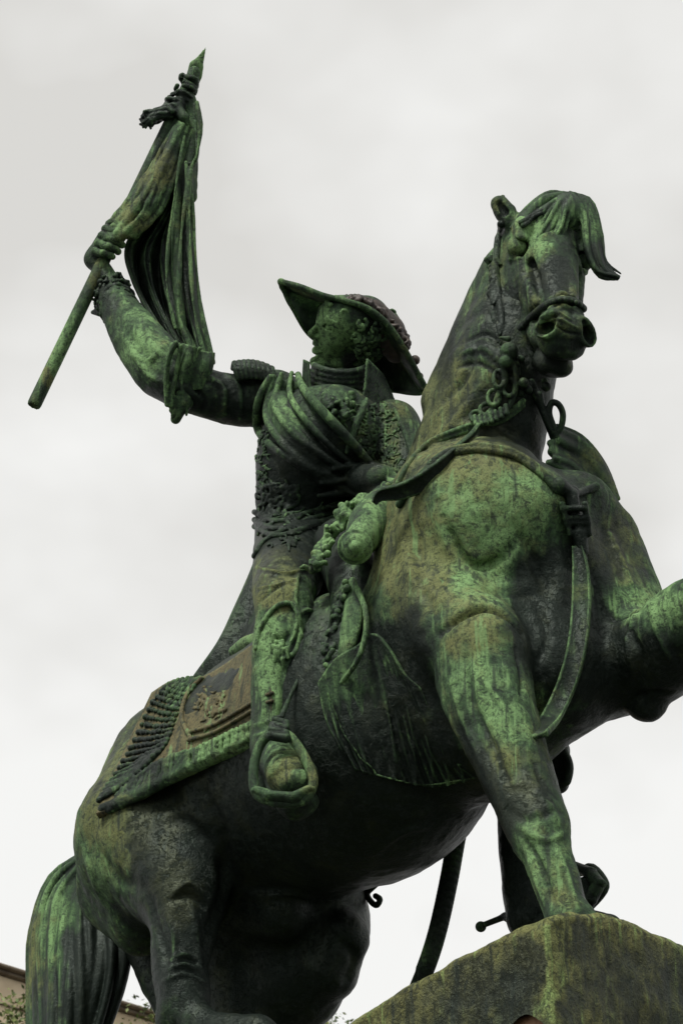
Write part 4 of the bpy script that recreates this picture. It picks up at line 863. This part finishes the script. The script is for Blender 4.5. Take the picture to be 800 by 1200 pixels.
# ------------------------------------------------------------------ saddle cloth, saddle furniture, bridle
def onB(x, y, off=0, yf=-.2):
    p = hit(BB, x, y, off); return p if p is not None else W(x, y, yf)
def smoothP(P, it=3):
    P = np.array(P, float)
    for _ in range(it): P[1:-1] = (P[:-2]+P[1:-1]*2+P[2:])/4
    return P
SC = Thing('saddle_cloth', 'broad bronze saddle cloth with a braided fringe over the horse rump behind the boot', 'saddle cloth')
def gridon(rows, off, yf, it=2):
    of = off if isinstance(off, (list, tuple)) else [off]*len(rows)
    G_ = np.array([[onB(x, y, of[j], yf) for x, y in r] for j, r in enumerate(rows)])
    d = np.array([[dep(p) for p in r] for r in G_])
    for _ in range(it):
        e_ = np.pad(d, 1, mode='edge'); d = (e_[1:-1, 1:-1]*4+e_[:-2, 1:-1]+e_[2:, 1:-1]+e_[1:-1, :-2]+e_[1:-1, 2:])/8
    return [[D(*rows[j][i], d[j][i]) for i in range(len(rows[0]))] for j in range(len(rows))]
rws = [[(318, 742), (296, 757), (262, 778), (230, 794), (205, 797), (178, 812)],
       [(318, 775), (297, 787), (256, 812), (222, 830), (186, 850), (146, 876)],
       [(318, 812), (297, 824), (254, 850), (214, 872), (168, 898), (126, 918)],
       [(318, 856), (298, 864), (252, 886), (206, 910), (158, 934), (112, 953)]]
srows = gridon(rws, .12, -.30)
MSC = bronze('bronze_saddle_cloth', .62, 1.0, ocol=(.135, .105, .05), bump=.5, dark=(.050, .042, .024))
Vs, Qs = sheet(srows, 90, 60, .03, lambda u, v: .006*np.sin(u*9+v*3))
SC.add('cloth', Vs, Qs, MSC, paint=paint_spots([(260, 800, 60, 1, .9), (215, 850, 40, 1, .6), (250, 870, 40, 0, .4)])(Vs)); BS = bvh_of(Vs, [tuple(q) for q in Qs])
BRD = Sdf(.0048)
def onS(x, y, off=0):
    for t in (0, .04, .08, .14, .2, .3):
        p = hit(BS, x+(240-x)*t, y+(855-y)*t, off)
        if p is not None: return p if t == 0 else D(x, y, dep(p))
    return onB(x, y, off+.05, -.3)
for yy in (0, 9):                                          # raised piping lines
    for pts in ([(318, 822-yy), (297, 833-yy), (254, 858-yy), (222, 868-yy)], [(222-yy*.5+4, 868-yy), (214, 840), (222, 812), (238, 796)]):
        BRD.chain([(onS(x, y, .006), .008) for x, y in cat(np.array(pts, float), 22)], .006)
for _ in range(60): sprig(BRD, BS, 246+rng.normal(0, 9), 824+rng.normal(0, 8), rng.uniform(5, 10), rng.uniform(.006, .010), .002, 2)
SC.sdf('embroidered_border', BRD, MSC)
FR = Sdf(.005)
def rope(a, b, r, n):
    P = cat(np.array([a, ((a[0]+b[0])/2+rng.normal(0, 1), (a[1]+b[1])/2+1.5), b], float), n*2)
    for i, (x, y) in enumerate(P):
        p = onS(x, y, .004); FR.ball(p+rng.normal(0, .0012, 3), r*mpp(p)*rng.uniform(.85, 1.2)*(1.08 if i % 2 else .85), .007)
edge = cat(np.array([(226, 796), (205, 800), (185, 817), (168, 850), (150, 885), (132, 915), (117, 938)], float), 25)
inner = cat(np.array([(236, 796), (228, 806), (214, 826), (204, 850), (196, 872), (178, 892), (150, 918)], float), 25)
for a, b in zip(inner, edge): rope(a, b, 3.3, max(3, int(np.hypot(*(a-b))/5)))
lo_ = cat(np.array([(296, 868), (262, 884), (230, 900), (200, 914), (165, 932), (128, 950)], float), 40); up_ = cat(np.array([(297, 846), (262, 862), (230, 878), (204, 886), (176, 900), (140, 930)], float), 40)
for a, b in zip(up_, lo_): rope(a, b, 3.4, max(3, int(np.hypot(*(a-b))/5)))
FR.chain([(onS(x, y, -.01), .022) for x, y in ((120, 946), (160, 935), (200, 915), (250, 892), (296, 872))], .012)
SC.sdf('fringe', FR, MG, paint=paint_spots([(170, 860, 50, 2, .9), (240, 870, 60, 0, .5), (280, 860, 30, 0, .5), (120, 940, 14, 2, 1)])); SC.done()

SA = Thing('saddle', 'bronze saddle under the rider with a rounded cantle roll and fur edged holsters', 'saddle')
SB = Sdf(.007)
SB.chain([(W(322, 735, -.08), .07), (W(350, 705, 0), .14), (W(410, 670, .02), .15)], .06)
SB.chain(C4([(400, 640, 34, -.12), (420, 690, 34, -.25), (410, 760, 28, -.36)]), .05)
SA.sdf('seat', SB, MD)
RO = Sdf(.0045); RO.chain(C4([(276, 764, 8, -.22), (290, 755, 10, -.26), (306, 750, 10, -.28)]), .01, n=8); SA.sdf('cantle_roll', RO, MG, paint=paint_spots([(290, 755, 30, 0, .6)]))
HOL = Sdf(.0048)
HOL.chain(C4([(455, 590, 24, -.16), (436, 612, 27, -.30), (424, 632, 20, -.40)]), .03, n=8)
HOL.chain(C4([(424, 632, 15, -.40), (416, 640, 15, -.46)]), .01)
hx = W(416, 641, -.49); k1 = nrm(CL-hx+np.array([0, 0, .0])); k2 = nrm(np.cross(k1, UPL)); k3 = np.cross(k1, k2)
HOL.chain([(hx-k1*.03, .060), (hx, .062)], .006); HOL.chain([(p, .009) for p in torus_pts(hx+k1*.02, (k2, k3), .058, .058, 22)], .004)
HOL.ell(hx+k1*.035, (.034, .048, .048), np.array([k1, k2, k3]), .008); HOL.chain([(p, .006) for p in torus_pts(hx+k1*.055, (k2, k3), .034, .034, 18)], .004); HOL.ball(hx+k1*.065, .022, .01)
hol = SA.sdf('holster', HOL, MG, paint=paint_spots([(416, 640, 22, 0, .9), (445, 600, 24, 0, .3)]))
FU = Sdf(.0045)
for line, w_, yy0, yy1, c_ in (([(458, 570), (436, 590), (412, 603), (392, 622), (378, 645), (368, 664)], 7, -.20, -.46, 150), ([(408, 684), (397, 705), (392, 735), (388, 760), (376, 785)], 5, -.40, -.44, 80), ([(430, 585), (410, 596), (400, 606)], 8, -.26, -.36, 50)):
    P = cat(np.array(line, float), 60)
    for _ in range(c_):
        i = rng.integers(0, 60); t = i/59; x, y = P[i]+rng.normal(0, w_*.45, 2); p = W(x, y, yy0+(yy1-yy0)*t-abs(rng.normal(0, .012)))
        if rng.random() < .5: FU.ball(p, rng.uniform(.010, .017), .006)
        else: d_ = rng.normal(0, .012, 3); FU.chain([(p, .011), (p+d_, .010), (p+d_*1.4+UPL*-.01, .006)], .006)
    FU.chain([(W(P[i][0], P[i][1], yy0+(yy1-yy0)*i/59+.01), w_*.9*.0031) for i in range(0, 60, 6)], .02)
SA.sdf('fur_edging', FU, MG, paint=paint_spots([(430, 590, 30, 0, .5), (390, 630, 30, 0, .5), (390, 740, 60, 2, .4)]))
FLP = Sdf(.0055)
FLP.chain(C4([(412, 682, 7, -.40), (413, 705, 13, -.42), (411, 735, 17, -.43), (404, 765, 12, -.43), (394, 790, 6, -.42)]), .01, (np.array([0, 1., 0]), .4), n=12)
FLP.chain(C4([(418, 690, 4, -.43), (428, 715, 3.5, -.44), (428, 745, 3.5, -.44), (418, 775, 3.5, -.44), (400, 800, 3, -.43), (388, 812, 3, -.42)]), .01, n=12)
SA.sdf('flap', FLP, MG, paint=paint_spots([(410, 735, 20, 0, .35)])); SA.done()

GD = Thing('leopard_saddle_skirt' if False else 'saddle_skirt', 'dark bronze skirt with stringy hanging folds drawn back behind the horse shoulder', 'saddle skirt')
gr_ = [[(372, 800), (392, 772), (418, 756), (436, 742), (452, 756), (470, 786), (492, 806)],
       [(380, 838), (402, 820), (430, 812), (452, 806), (472, 818), (492, 838), (512, 852)],
       [(396, 872), (418, 868), (444, 868), (468, 868), (490, 874), (512, 884), (532, 890)],
       [(414, 900), (436, 908), (462, 914), (486, 920), (510, 922), (534, 918), (556, 912)]]
Vg, Qg = sheet(gridon(gr_, .012, -.25, 3), 150, 70, .012, lambda u, v: .009*(1-np.abs(np.sin(u*19+v*v*4+1.2*np.sin(v*2.5+u*5))))**1.6*np.clip(v*1.6, 0, 1)+.004*np.sin(u*83+v*6+2*np.sin(u*9))*np.clip(v*2, 0, 1))
GD.add('skirt', Vg, Qg, MD, paint=paint_spots([(430, 790, 40, 0, .35), (400, 810, 30, 0, .4)])(Vg)); BG = bvh_of(Vg, [tuple(q) for q in Qg])
CRD = Sdf(.0045)
for pts, r_ in [([(384, 812), (396, 845), (416, 880), (440, 905)], 1.5), ([(440, 907), (466, 918), (500, 920), (550, 912)], 1.5)]:
    P = [hit(BG, x, y, .004) for x, y in cat(np.array(pts, float), 22)]; P = [p for p in P if p is not None]
    if len(P) > 3: P = smoothP(P, 1); CRD.chain([(p, .8*r_*mpp(p)*rng.uniform(.6, 1.2)) for p in P], .006)
GD.sdf('cord', CRD, MG); GD.done()

# breast collar
BC = Thing('breast_collar', 'rolled bronze breast collar with buckle and broad strap hanging down the horse chest', 'breast collar')
C1 = Sdf(.0045)
P = smoothP([onB(x, y, .008) for x, y in cat(np.array([(470, 592), (492, 562), (520, 538), (545, 530), (575, 530), (605, 538), (632, 556), (650, 574)], float), 40)], 2)
C1.chain([(p, .0165) for p in P], .01); C1.chain([(p+UPL*.018, .009) for p in P[8:]], .006); BC.sdf('collar_roll', C1, MB, paint=paint_spots([(560, 530, 50, 1, .3)]))
C2 = Sdf(.0045)
P = smoothP([onB(x, y, .012, .2) for x, y in cat(np.array([(648, 568), (656, 574), (668, 580), (682, 578), (696, 572)], float), 14)], 2)
C2.chain([(p, .016) for p in P], .01); C2.chain([(P[2], .034), (P[4], .026)], .01); C2.ell(P[6], (.03, .03, .03), None, .01)
P2 = smoothP([onB(x, y, .02, .2) for x, y in cat(np.array([(664, 582), (667, 600), (673, 622), (677, 648)], float), 12)], 3)
C2.chain([(p, .026) for p in P2], .008)
for i in (3, 5, 6): C2.chain([(P2[i]-RTL*.04-FWL*.03, .012), (P2[i]+RTL*.04-FWL*.03, .012)], .006)
for s_ in (-1, 1): C2.chain([(P2[2]+RTL*.042*s_-FWL*.03, .011), (P2[8]+RTL*.035*s_-FWL*.03, .011)], .006)
C2.chain([(P2[8]-FWL*.02, .03), (P2[11]-FWL*.02, .022)], .01); C2.ball(P2[11]-FWL*.03-UPL*.03, .02, .006)
BC.sdf('buckle', C2, MD)
spt = cat(np.array([(676, 640), (680, 672), (680, 715), (675, 760), (664, 800), (648, 835), (630, 862)], float), 34)
dd_ = np.array([dep(onB(x, y, .0, .2)) for x, y in spt])-.05
for _ in range(40): dd_[1:-1] = (dd_[:-2]+dd_[1:-1]*2+dd_[2:])/4
P = np.array([D(x, y, d) for (x, y), d in zip(spt, dd_)]); Nv = np.array([nrm(-FWL-RTL*.25)]*len(P))
BC.add('strap', *ribbon(P, Nv, [.04, .066, .072, .072, .07, .066], .022, 60), MG, paint=None); BC.done()

# reins
RN = Thing('reins', 'broad flat bronze rein sweeping up from the rider hand around the horse neck', 'reins')
rp = cat(np.array([(438, 590), (447, 580), (470, 576), (497, 564), (522, 544), (545, 520), (560, 500)], float), 30)
rd = np.array([dep(onB(x, y, .0, -.1)) for x, y in rp]); rd[:12] = np.minimum(rd[:12], rd[12]-.02); rd -= .045
for _ in range(30): rd[1:-1] = (rd[:-2]+rd[1:-1]*2+rd[2:])/4
P = np.array([D(x, y, d) for (x, y), d in zip(rp, rd)]); Nv = np.array([nrm(-FWL-UPL*.5)]*len(P))
RN.add('rein', *ribbon(P, Nv, [.02, .05, .066, .074, .066, .05, .034], .016, 50), MD)
R2 = Sdf(.0045)
P = smoothP([onB(x, y, .006, -.05) for x, y in cat(np.array([(468, 566), (484, 538), (505, 518), (535, 504), (565, 495), (590, 487), (612, 470)], float), 30)], 3); R2.chain([(p, .011) for p in P], .006)
R2.chain([(p-UPL*.02, .009) for p in P], .012); R2.chain([(W(452, 588, -.16), .04), (W(466, 572, -.12), .035), (W(478, 556, -.08), .03)], .02)
RN.sdf('rein', R2, MG); RN.done()

# bridle
BD = Thing('bridle', 'ornate bronze bridle with studded noseband, curb bit and hanging chain on the horse head', 'bridle')
def onH(x, y, off=0): p = hit(BH, x, y, off); return p if p is not None else onB(x, y, off, 0)
NB = Sdf(.0036)
pn = smoothP([onH(x, y, .002) for x, y in cat(np.array([(592, 408), (604, 392), (622, 372), (640, 358), (656, 352), (672, 354), (682, 362)], float), 30)], 2)
NB.chain([(p, .0165) for p in pn], .004); 
for i in range(1, 30, 2): NB.ball(pn[i]-FWL*.014, .0095, .003)
BD.sdf('noseband', NB, MD)
CKS = Sdf(.0038)
for pts, r_ in (([(588, 262), (584, 290), (582, 320), (586, 350), (590, 385), (594, 412)], .016), ([(610, 262), (628, 252), (645, 244)], .012)):
    CKS.chain([(onH(x, y, .006), r_) for x, y in cat(np.array(pts, float), 24)], .006)
for _ in range(34):
    t = rng.random(); x = 578+8*t+rng.normal(0, 3); y = 300+t*100; p = onH(x, y, .015); CKS.chain([(p, .014), (p+np.array([0, 0, -.03])+rng.normal(0, .008, 3), .006)], .006)
for x, y in ((568, 378), (574, 384), (566, 388), (560, 382)): p = onH(x, y, .01); CKS.chain([(p, .014), (p+UPL*-.03-RTL*.02, .005)], .006)
BD.sdf('cheek_strap', CKS, MD)
BT_ = Sdf(.0036)
def BDp(x, y, o=0.):
    p = hit(BB, x, y); d = dB if p is None else min(dB, dep(p)-.022)
    return D(x, y, d+o)
bit = [(596, 414), (590, 430), (592, 446), (584, 462), (578, 478), (566, 490)]
dB = dep(hp(.60, -.12, -.12))-.01
BT_.chain([(BDp(x, y), .0125) for x, y in cat(np.array(bit, float), 20)], .006); BT_.chain([(BDp(x, y), .0115) for x, y in cat(np.array([(598, 418), (604, 440), (602, 462), (592, 482), (578, 490)], float), 20)], .006)
BT_.ball(BDp(596, 412, -.01), .036, .01); BT_.ball(BDp(592, 424, -.01), .026, .01)
for (x, y, a, b) in ((584, 444, 6, 10), (578, 466, 7, 9), (596, 454, 7, 10), (570, 480, 8, 7), (558, 488, 7, 6)):
    BT_.chain([(BDp(x+a*math.cos(q), y+b*math.sin(q), -.01*math.sin(q)), .0085) for q in np.linspace(0, 6.29, 15)], .004)
for i in range(7): x = 556+i*6; y = 492-i*i*.35; BT_.chain([(BDp(x, y-4, -.01), .0095), (BDp(x+1.5, y+5, -.02), .0105)], .004)
for q in range(9): p = BDp(600+rng.normal(0, 5), 425+rng.normal(0, 12), .01); BT_.chain([(p, .012), (p+rng.normal(0, .02, 3), .006)], .006)
BD.sdf('curb_bit', BT_, MD, paint=paint_spots([(588, 420, 16, 0, .5), (575, 485, 20, 0, .3)]))
LS = Sdf(.0036); dl = dep(W(645, 480, .05))
LS.chain([(D(x, y, dl), .0125) for x, y in cat(np.array([(632, 462), (636, 480), (643, 498), (650, 508), (657, 500), (659, 485), (654, 474), (646, 472), (643, 484), (648, 500), (652, 512)], float), 34)], .005)
LS.chain([(D(x, y, dl+.01), .015) for x, y in cat(np.array([(622, 448), (630, 468), (640, 492), (648, 512)], float), 12)], .006)
for _ in range(14): p = D(622+rng.normal(0, 12), 455+rng.normal(0, 6), dl+rng.normal(0, .02)); LS.ball(p, rng.uniform(.012, .022), .01)
BD.sdf('hanging_buckle', LS, MD)
EYE = Sdf(.0036)
for i, (x, y) in enumerate(cat(np.array([(612, 266), (622, 258), (634, 252)], float), 10)): EYE.ball(onH(x, y, .008), .011, .004)
BD.sdf('browband', EYE, MD); BD.done()

# stirrups
def loopP(pts, y0, n=40, tilt=0.0): return [W(x, y, y0+tilt*(x-330)/40) for x, y in cat(np.array(pts+[pts[0]], float), n)]
def stirrup(label, pts, ypl, tread, leather, r=.018, plate=None):
    T = Thing('stirrup', label, 'stirrup', 'stirrups hanging from the saddle')
    s_ = Sdf(.0042); s_.chain([(p, r) for p in pts], .005); T.sdf('frame', s_, MD if 'beyond' in label else MG, paint=None)
    s_ = Sdf(.0042); s_.chain(tread, .025, (np.array([0, 0, 1.]), .6)); T.sdf('tread', s_, MD if 'beyond' in label else MG)
    s_ = Sdf(.0042); s_.chain(leather, .006); s_.chain([(p, r_*1.1) for p, r_ in leather[:2]], .02); T.sdf('leather', s_, MD); T.done()
so_ = -.64
frm = [(325, 856), (308, 868), (299, 890), (297, 918), (305, 934), (330, 941), (356, 938), (367, 918), (362, 898), (350, 876), (338, 862)]
outl = [W(x, y, so_+.10*(x-300)/66) for x, y in cat(np.array(frm+[frm[0]], float), 44)]
stirrup('green bronze stirrup holding the near boot against the flank', outl, so_, [(W(302, 927, so_), .026), (W(318, 934, so_+.02), .034), (W(345, 936, so_+.06), .034), (W(362, 926, so_+.09), .026)],
        [(W(318, 862, so_+.0), .013), (W(335, 865, so_+.03), .013), (W(335, 859, so_+.04), .014), (W(318, 855, so_+.02), .014), (W(320, 849, so_+.03), .014), (W(335, 853, so_+.045), .014), (W(335, 847, so_+.06), .013), (W(322, 843, so_+.05), .013), (W(330, 840, so_+.07), .010), (W(338, 820, so_+.12), .008), (W(350, 795, so_+.16), .008), (W(366, 770, so_+.18), .010)])
pf = [W(x, y, .54) for x, y in cat(np.array([(650, 985), (660, 1010), (676, 1022), (692, 1017), (705, 1030), (707, 1042), (690, 1062), (668, 1078), (655, 1075), (650, 1040), (648, 1000), (650, 985)], float), 40)]
stirrup('dark bronze stirrup seen beyond the right foreleg on the far boot', pf, .5, [(W(x, y, .50), .030) for x, y in ((668, 1014), (690, 1022), (701, 1036), (690, 1056), (676, 1072), (668, 1050), (684, 1034), (690, 1048), (674, 1060))], [(W(652, 990, .50), .016), (W(645, 960, .46), .016), (W(640, 920, .42), .016)])
# far side fringe of the saddle cloth
FF = Sdf(.005)
for i in range(16):
    t = i/15; x0, y0 = 648+t*6, 868+t*40; 
    for j in range(6): FF.ball(W(x0+j*3.0*(.6+.4*math.sin(t*3.1)), y0+j*1.6, .44), .015*(1.1 if j % 2 else .8), .006)
FF.chain([(W(652, 880, .45), .05), (W(650, 905, .45), .05), (W(654, 918, .45), .04)], .02); FF.chain([(W(655, 880, .44), .012), (W(664, 868, .44), .008)], .006)
FQ = Thing('far_fringe', 'dark bronze corded fringe of the cloth hanging beyond the right foreleg', 'fringe'); FQ.sdf('tuft', FF, MD); FQ.done()
# sabre
SW = Thing('sabre', 'curved dark bronze sabre scabbard hanging below the belly on the far side', 'sabre')
sp_ = cat(np.array([(545, 930), (534, 985), (526, 1030), (514, 1085), (502, 1125), (488, 1160)], float), 30); P = np.array([W(x, y, .46) for x, y in sp_])
s_ = Sdf(.0045); s_.chain([(p, (11.2-.0*i)*mpp(p)*(1 if i < 26 else .9)) for i, p in enumerate(P)], .004, (nrm(FWL), .45)); SW.sdf('scabbard', s_, MD)
s_ = Sdf(.0045); s_.chain([(p+rng.normal(0, .0, 3), .012) for p in [W(x, y, .44) for x, y in cat(np.array([(428, 1046), (434, 1056), (441, 1061), (445, 1054), (440, 1050)], float), 12)]], .006); s_.chain([(W(424, 1046, .44), .014), (W(432, 1044, .44), .012), (W(470, 1010, .45), .010), (P[6], .012)], .006); SW.sdf('sling', s_, MD); SW.done()
print('T tack', time.time()-T0)
# ------------------------------------------------------------------ ground and far surroundings
def single(name, V, Q, m, loc=(0, 0, 0), smooth=False, **tags):
    me = bpy.data.meshes.new(name); me.from_pydata([tuple(v) for v in V], [], [tuple(q) for q in Q]); me.update()
    if smooth: me.polygons.foreach_set('use_smooth', np.ones(len(me.polygons), bool))
    me.materials.append(m); o = bpy.data.objects.new(name, me); COL.objects.link(o); o.location = loc
    for k, v in tags.items(): o[k] = v
    return o
MGD = plain('paving', (.035, .037, .036), (.06, .06, .055), 3, .9, .3, .01)
single('ground', [(-900, -900, 0), (900, -900, 0), (900, 900, 0), (-900, 900, 0)], [(0, 1, 2, 3)], MGD, kind='structure')
# town building far behind, its cornice showing at the bottom left
def FP(px, py, dist): r = wray(px, py); return CAM+r*(dist/math.hypot(r[0], r[1]))
def building(name, label, a, b, ha_, depth, wallm, cm):
    """a, b: ground plan ends of the front; ha_: roof height; depth backwards."""
    import bmesh
    e = bpy.data.objects.new(name, None); COL.objects.link(e); a = np.array(a[:2]); b = np.array(b[:2]); L_ = np.linalg.norm(b-a); ang = math.atan2(*(b-a)[::-1])
    e.location = (a[0], a[1], 0); e.rotation_euler = (0, 0, ang); e['label'] = label; e['category'] = 'building'
    def put(nm, V, Q, m, par=None):
        o = single(nm, V, Q, m); o.parent = par or e; return o
    put('wall', *bevel_box((0, 0, 0), (L_, depth, ha_), .03), wallm)
    c = []
    for lo, hi in (((-.15, -.2, ha_+.003), (L_+.15, depth+.2, ha_+.10)), ((-.3, -.4, ha_+.103), (L_+.3, depth+.3, ha_+.20)), ((-.1, -.08, ha_-.90), (L_+.1, -.003, ha_-.86))): c.append(bevel_box(lo, hi, .04))
    put('cornice', *join(c), cm)
    put('roof', *bevel_box((-.1, -.1, ha_+.203), (L_+.1, depth+.1, ha_+.26), .05), MGD)
    n = int(L_//3.2); nf = int(ha_//3.8)
    for i in range(n):
        for j in range(nf-1, nf):
            x = (i+.5)*L_/n; z = 1+j*3.8; f = put('window', *join([bevel_box((x-.75, -.06, z-.1), (x+.75, -.003, z), .01), bevel_box((x-.65, -.05, z+.003), (x-.55, -.003, z+2.1), .01), bevel_box((x+.55, -.05, z+.003), (x+.65, -.003, z+2.1), .01), bevel_box((x-.65, -.05, z+2.103), (x+.65, -.003, z+2.2), .01)]), cm)
            put('pane', *bevel_box((x-.547, -.03, z+.006), (x+.547, -.004, z+2.1), .003), MWN, f)
MWL = plain('ochre_render', (.60, .48, .32), (.72, .59, .41), 1.5, .9, .1, .01); MCN = plain('dark_cornice', (.12, .09, .06), (.2, .16, .11), 3, .8, .2, .02); MWN = plain('window_glass', (.03, .04, .05), (.05, .06, .07), 1, .15, 0)
pA = FP(-40, 1118, 62); pB = FP(185, 1187, 78)
pA = FP(-30, 1122, 70); hb = pA[2]; 
r = wray(300, 1224); tB = (hb-CAM[2])/r[2]; pB = CAM+r*tB
building('apartment_building', 'ochre rendered building with a dark cornice far behind the horse tail', pA, pB, hb-.30, 14, MWL, MCN)
# trees beyond the plinth
MLF = plain('leaf_green', (.05, .09, .02), (.16, .19, .04), 2.5, .6, 0, .01, (.34, .30, .05)); MBK = plain('bark', (.05, .04, .03), (.10, .08, .06), 6, .9, .5, .02)
def tree(label, x, y, top, crown_r, seed, leaf=.055, cnt=30000):
    g = np.random.default_rng(seed); e = bpy.data.objects.new('broadleaf_tree', None); COL.objects.link(e); e.location = (x, y, 0); e['label'] = label; e['category'] = 'tree'; e['group'] = 'street trees behind the monument'
    s_ = []; V = []; Q = []
    def limb(P, R):
        P = cat(np.array(P, float), 10); R = np.interp(np.linspace(0, 1, 10), np.linspace(0, 1, len(R)), R); k0 = len(V)
        for p, r_ in zip(P, R):
            for a in range(8): V.append((p[0]+r_*math.cos(a*.785), p[1]+r_*math.sin(a*.785), p[2]))
        for i in range(9):
            for a in range(8): Q.append((k0+i*8+a, k0+i*8+(a+1) % 8, k0+(i+1)*8+(a+1) % 8, k0+(i+1)*8+a))
    H_ = top; limb([(0, 0, 0), (.1, .05, H_*.3), (-.05, .1, H_*.55), (0, 0, H_*.9)], [.38, .3, .22, .04]); ends = []
    for i in range(16):
        a = g.random()*6.28; z0 = H_*g.uniform(.32, .7); r_ = crown_r*g.uniform(.5, .95); z1 = min(z0+g.uniform(.8, 3.5), H_*.95); en = (r_*math.cos(a), r_*math.sin(a), z1); ends.append(en)
        limb([(0, 0, z0), (en[0]*.5, en[1]*.5, (z0+z1)/2-.2), en], [.12, .07, .02])
    o = single('trunk', V, Q, MBK, smooth=True); o.parent = e
    cl = []
    for en in ends+[(0, 0, H_-.7), (.5, .2, H_-1.4), (-.6, .3, H_-1.8)]:
        for _ in range(5): cl.append(np.array(en)+g.normal(0, crown_r*.22, 3))
    cl = np.array(cl); cl[:, 2] = np.minimum(cl[:, 2], H_-.35); ci = g.integers(0, len(cl), cnt); C_ = cl[ci]+g.normal(0, .30, (cnt, 3)); C_[:, 2] = np.minimum(C_[:, 2], H_)
    u = g.normal(0, 1, (cnt, 3)); u /= np.linalg.norm(u, axis=1, keepdims=True); v = np.cross(u, g.normal(0, 1, (cnt, 3))); v /= np.linalg.norm(v, axis=1, keepdims=True); sz = (leaf*g.uniform(.6, 1.3, cnt))[:, None]
    LV = np.stack([C_-u*sz, C_+v*sz*.5, C_+u*sz, C_-v*sz*.5], 1).reshape(-1, 3); LQ = [(4*i, 4*i+1, 4*i+2, 4*i+3) for i in range(cnt)]
    o = single('crown', LV, LQ, MLF); o.parent = e
for lab, px, py, dist, cr_, sd_ in (('bushy green tree at the bottom left in front of the ochre building', -8, 1168, 42, 1.9, 3), ('yellow green treetop just showing below the ochre cornice between tail and hind leg', 160, 1192, 48, 2.2, 4), ('small treetop peeking up beside the far hind leg', 380, 1186, 55, 1.2, 5)):
    p = FP(px, py, dist); tree(lab, p[0], p[1], p[2], cr_, sd_)
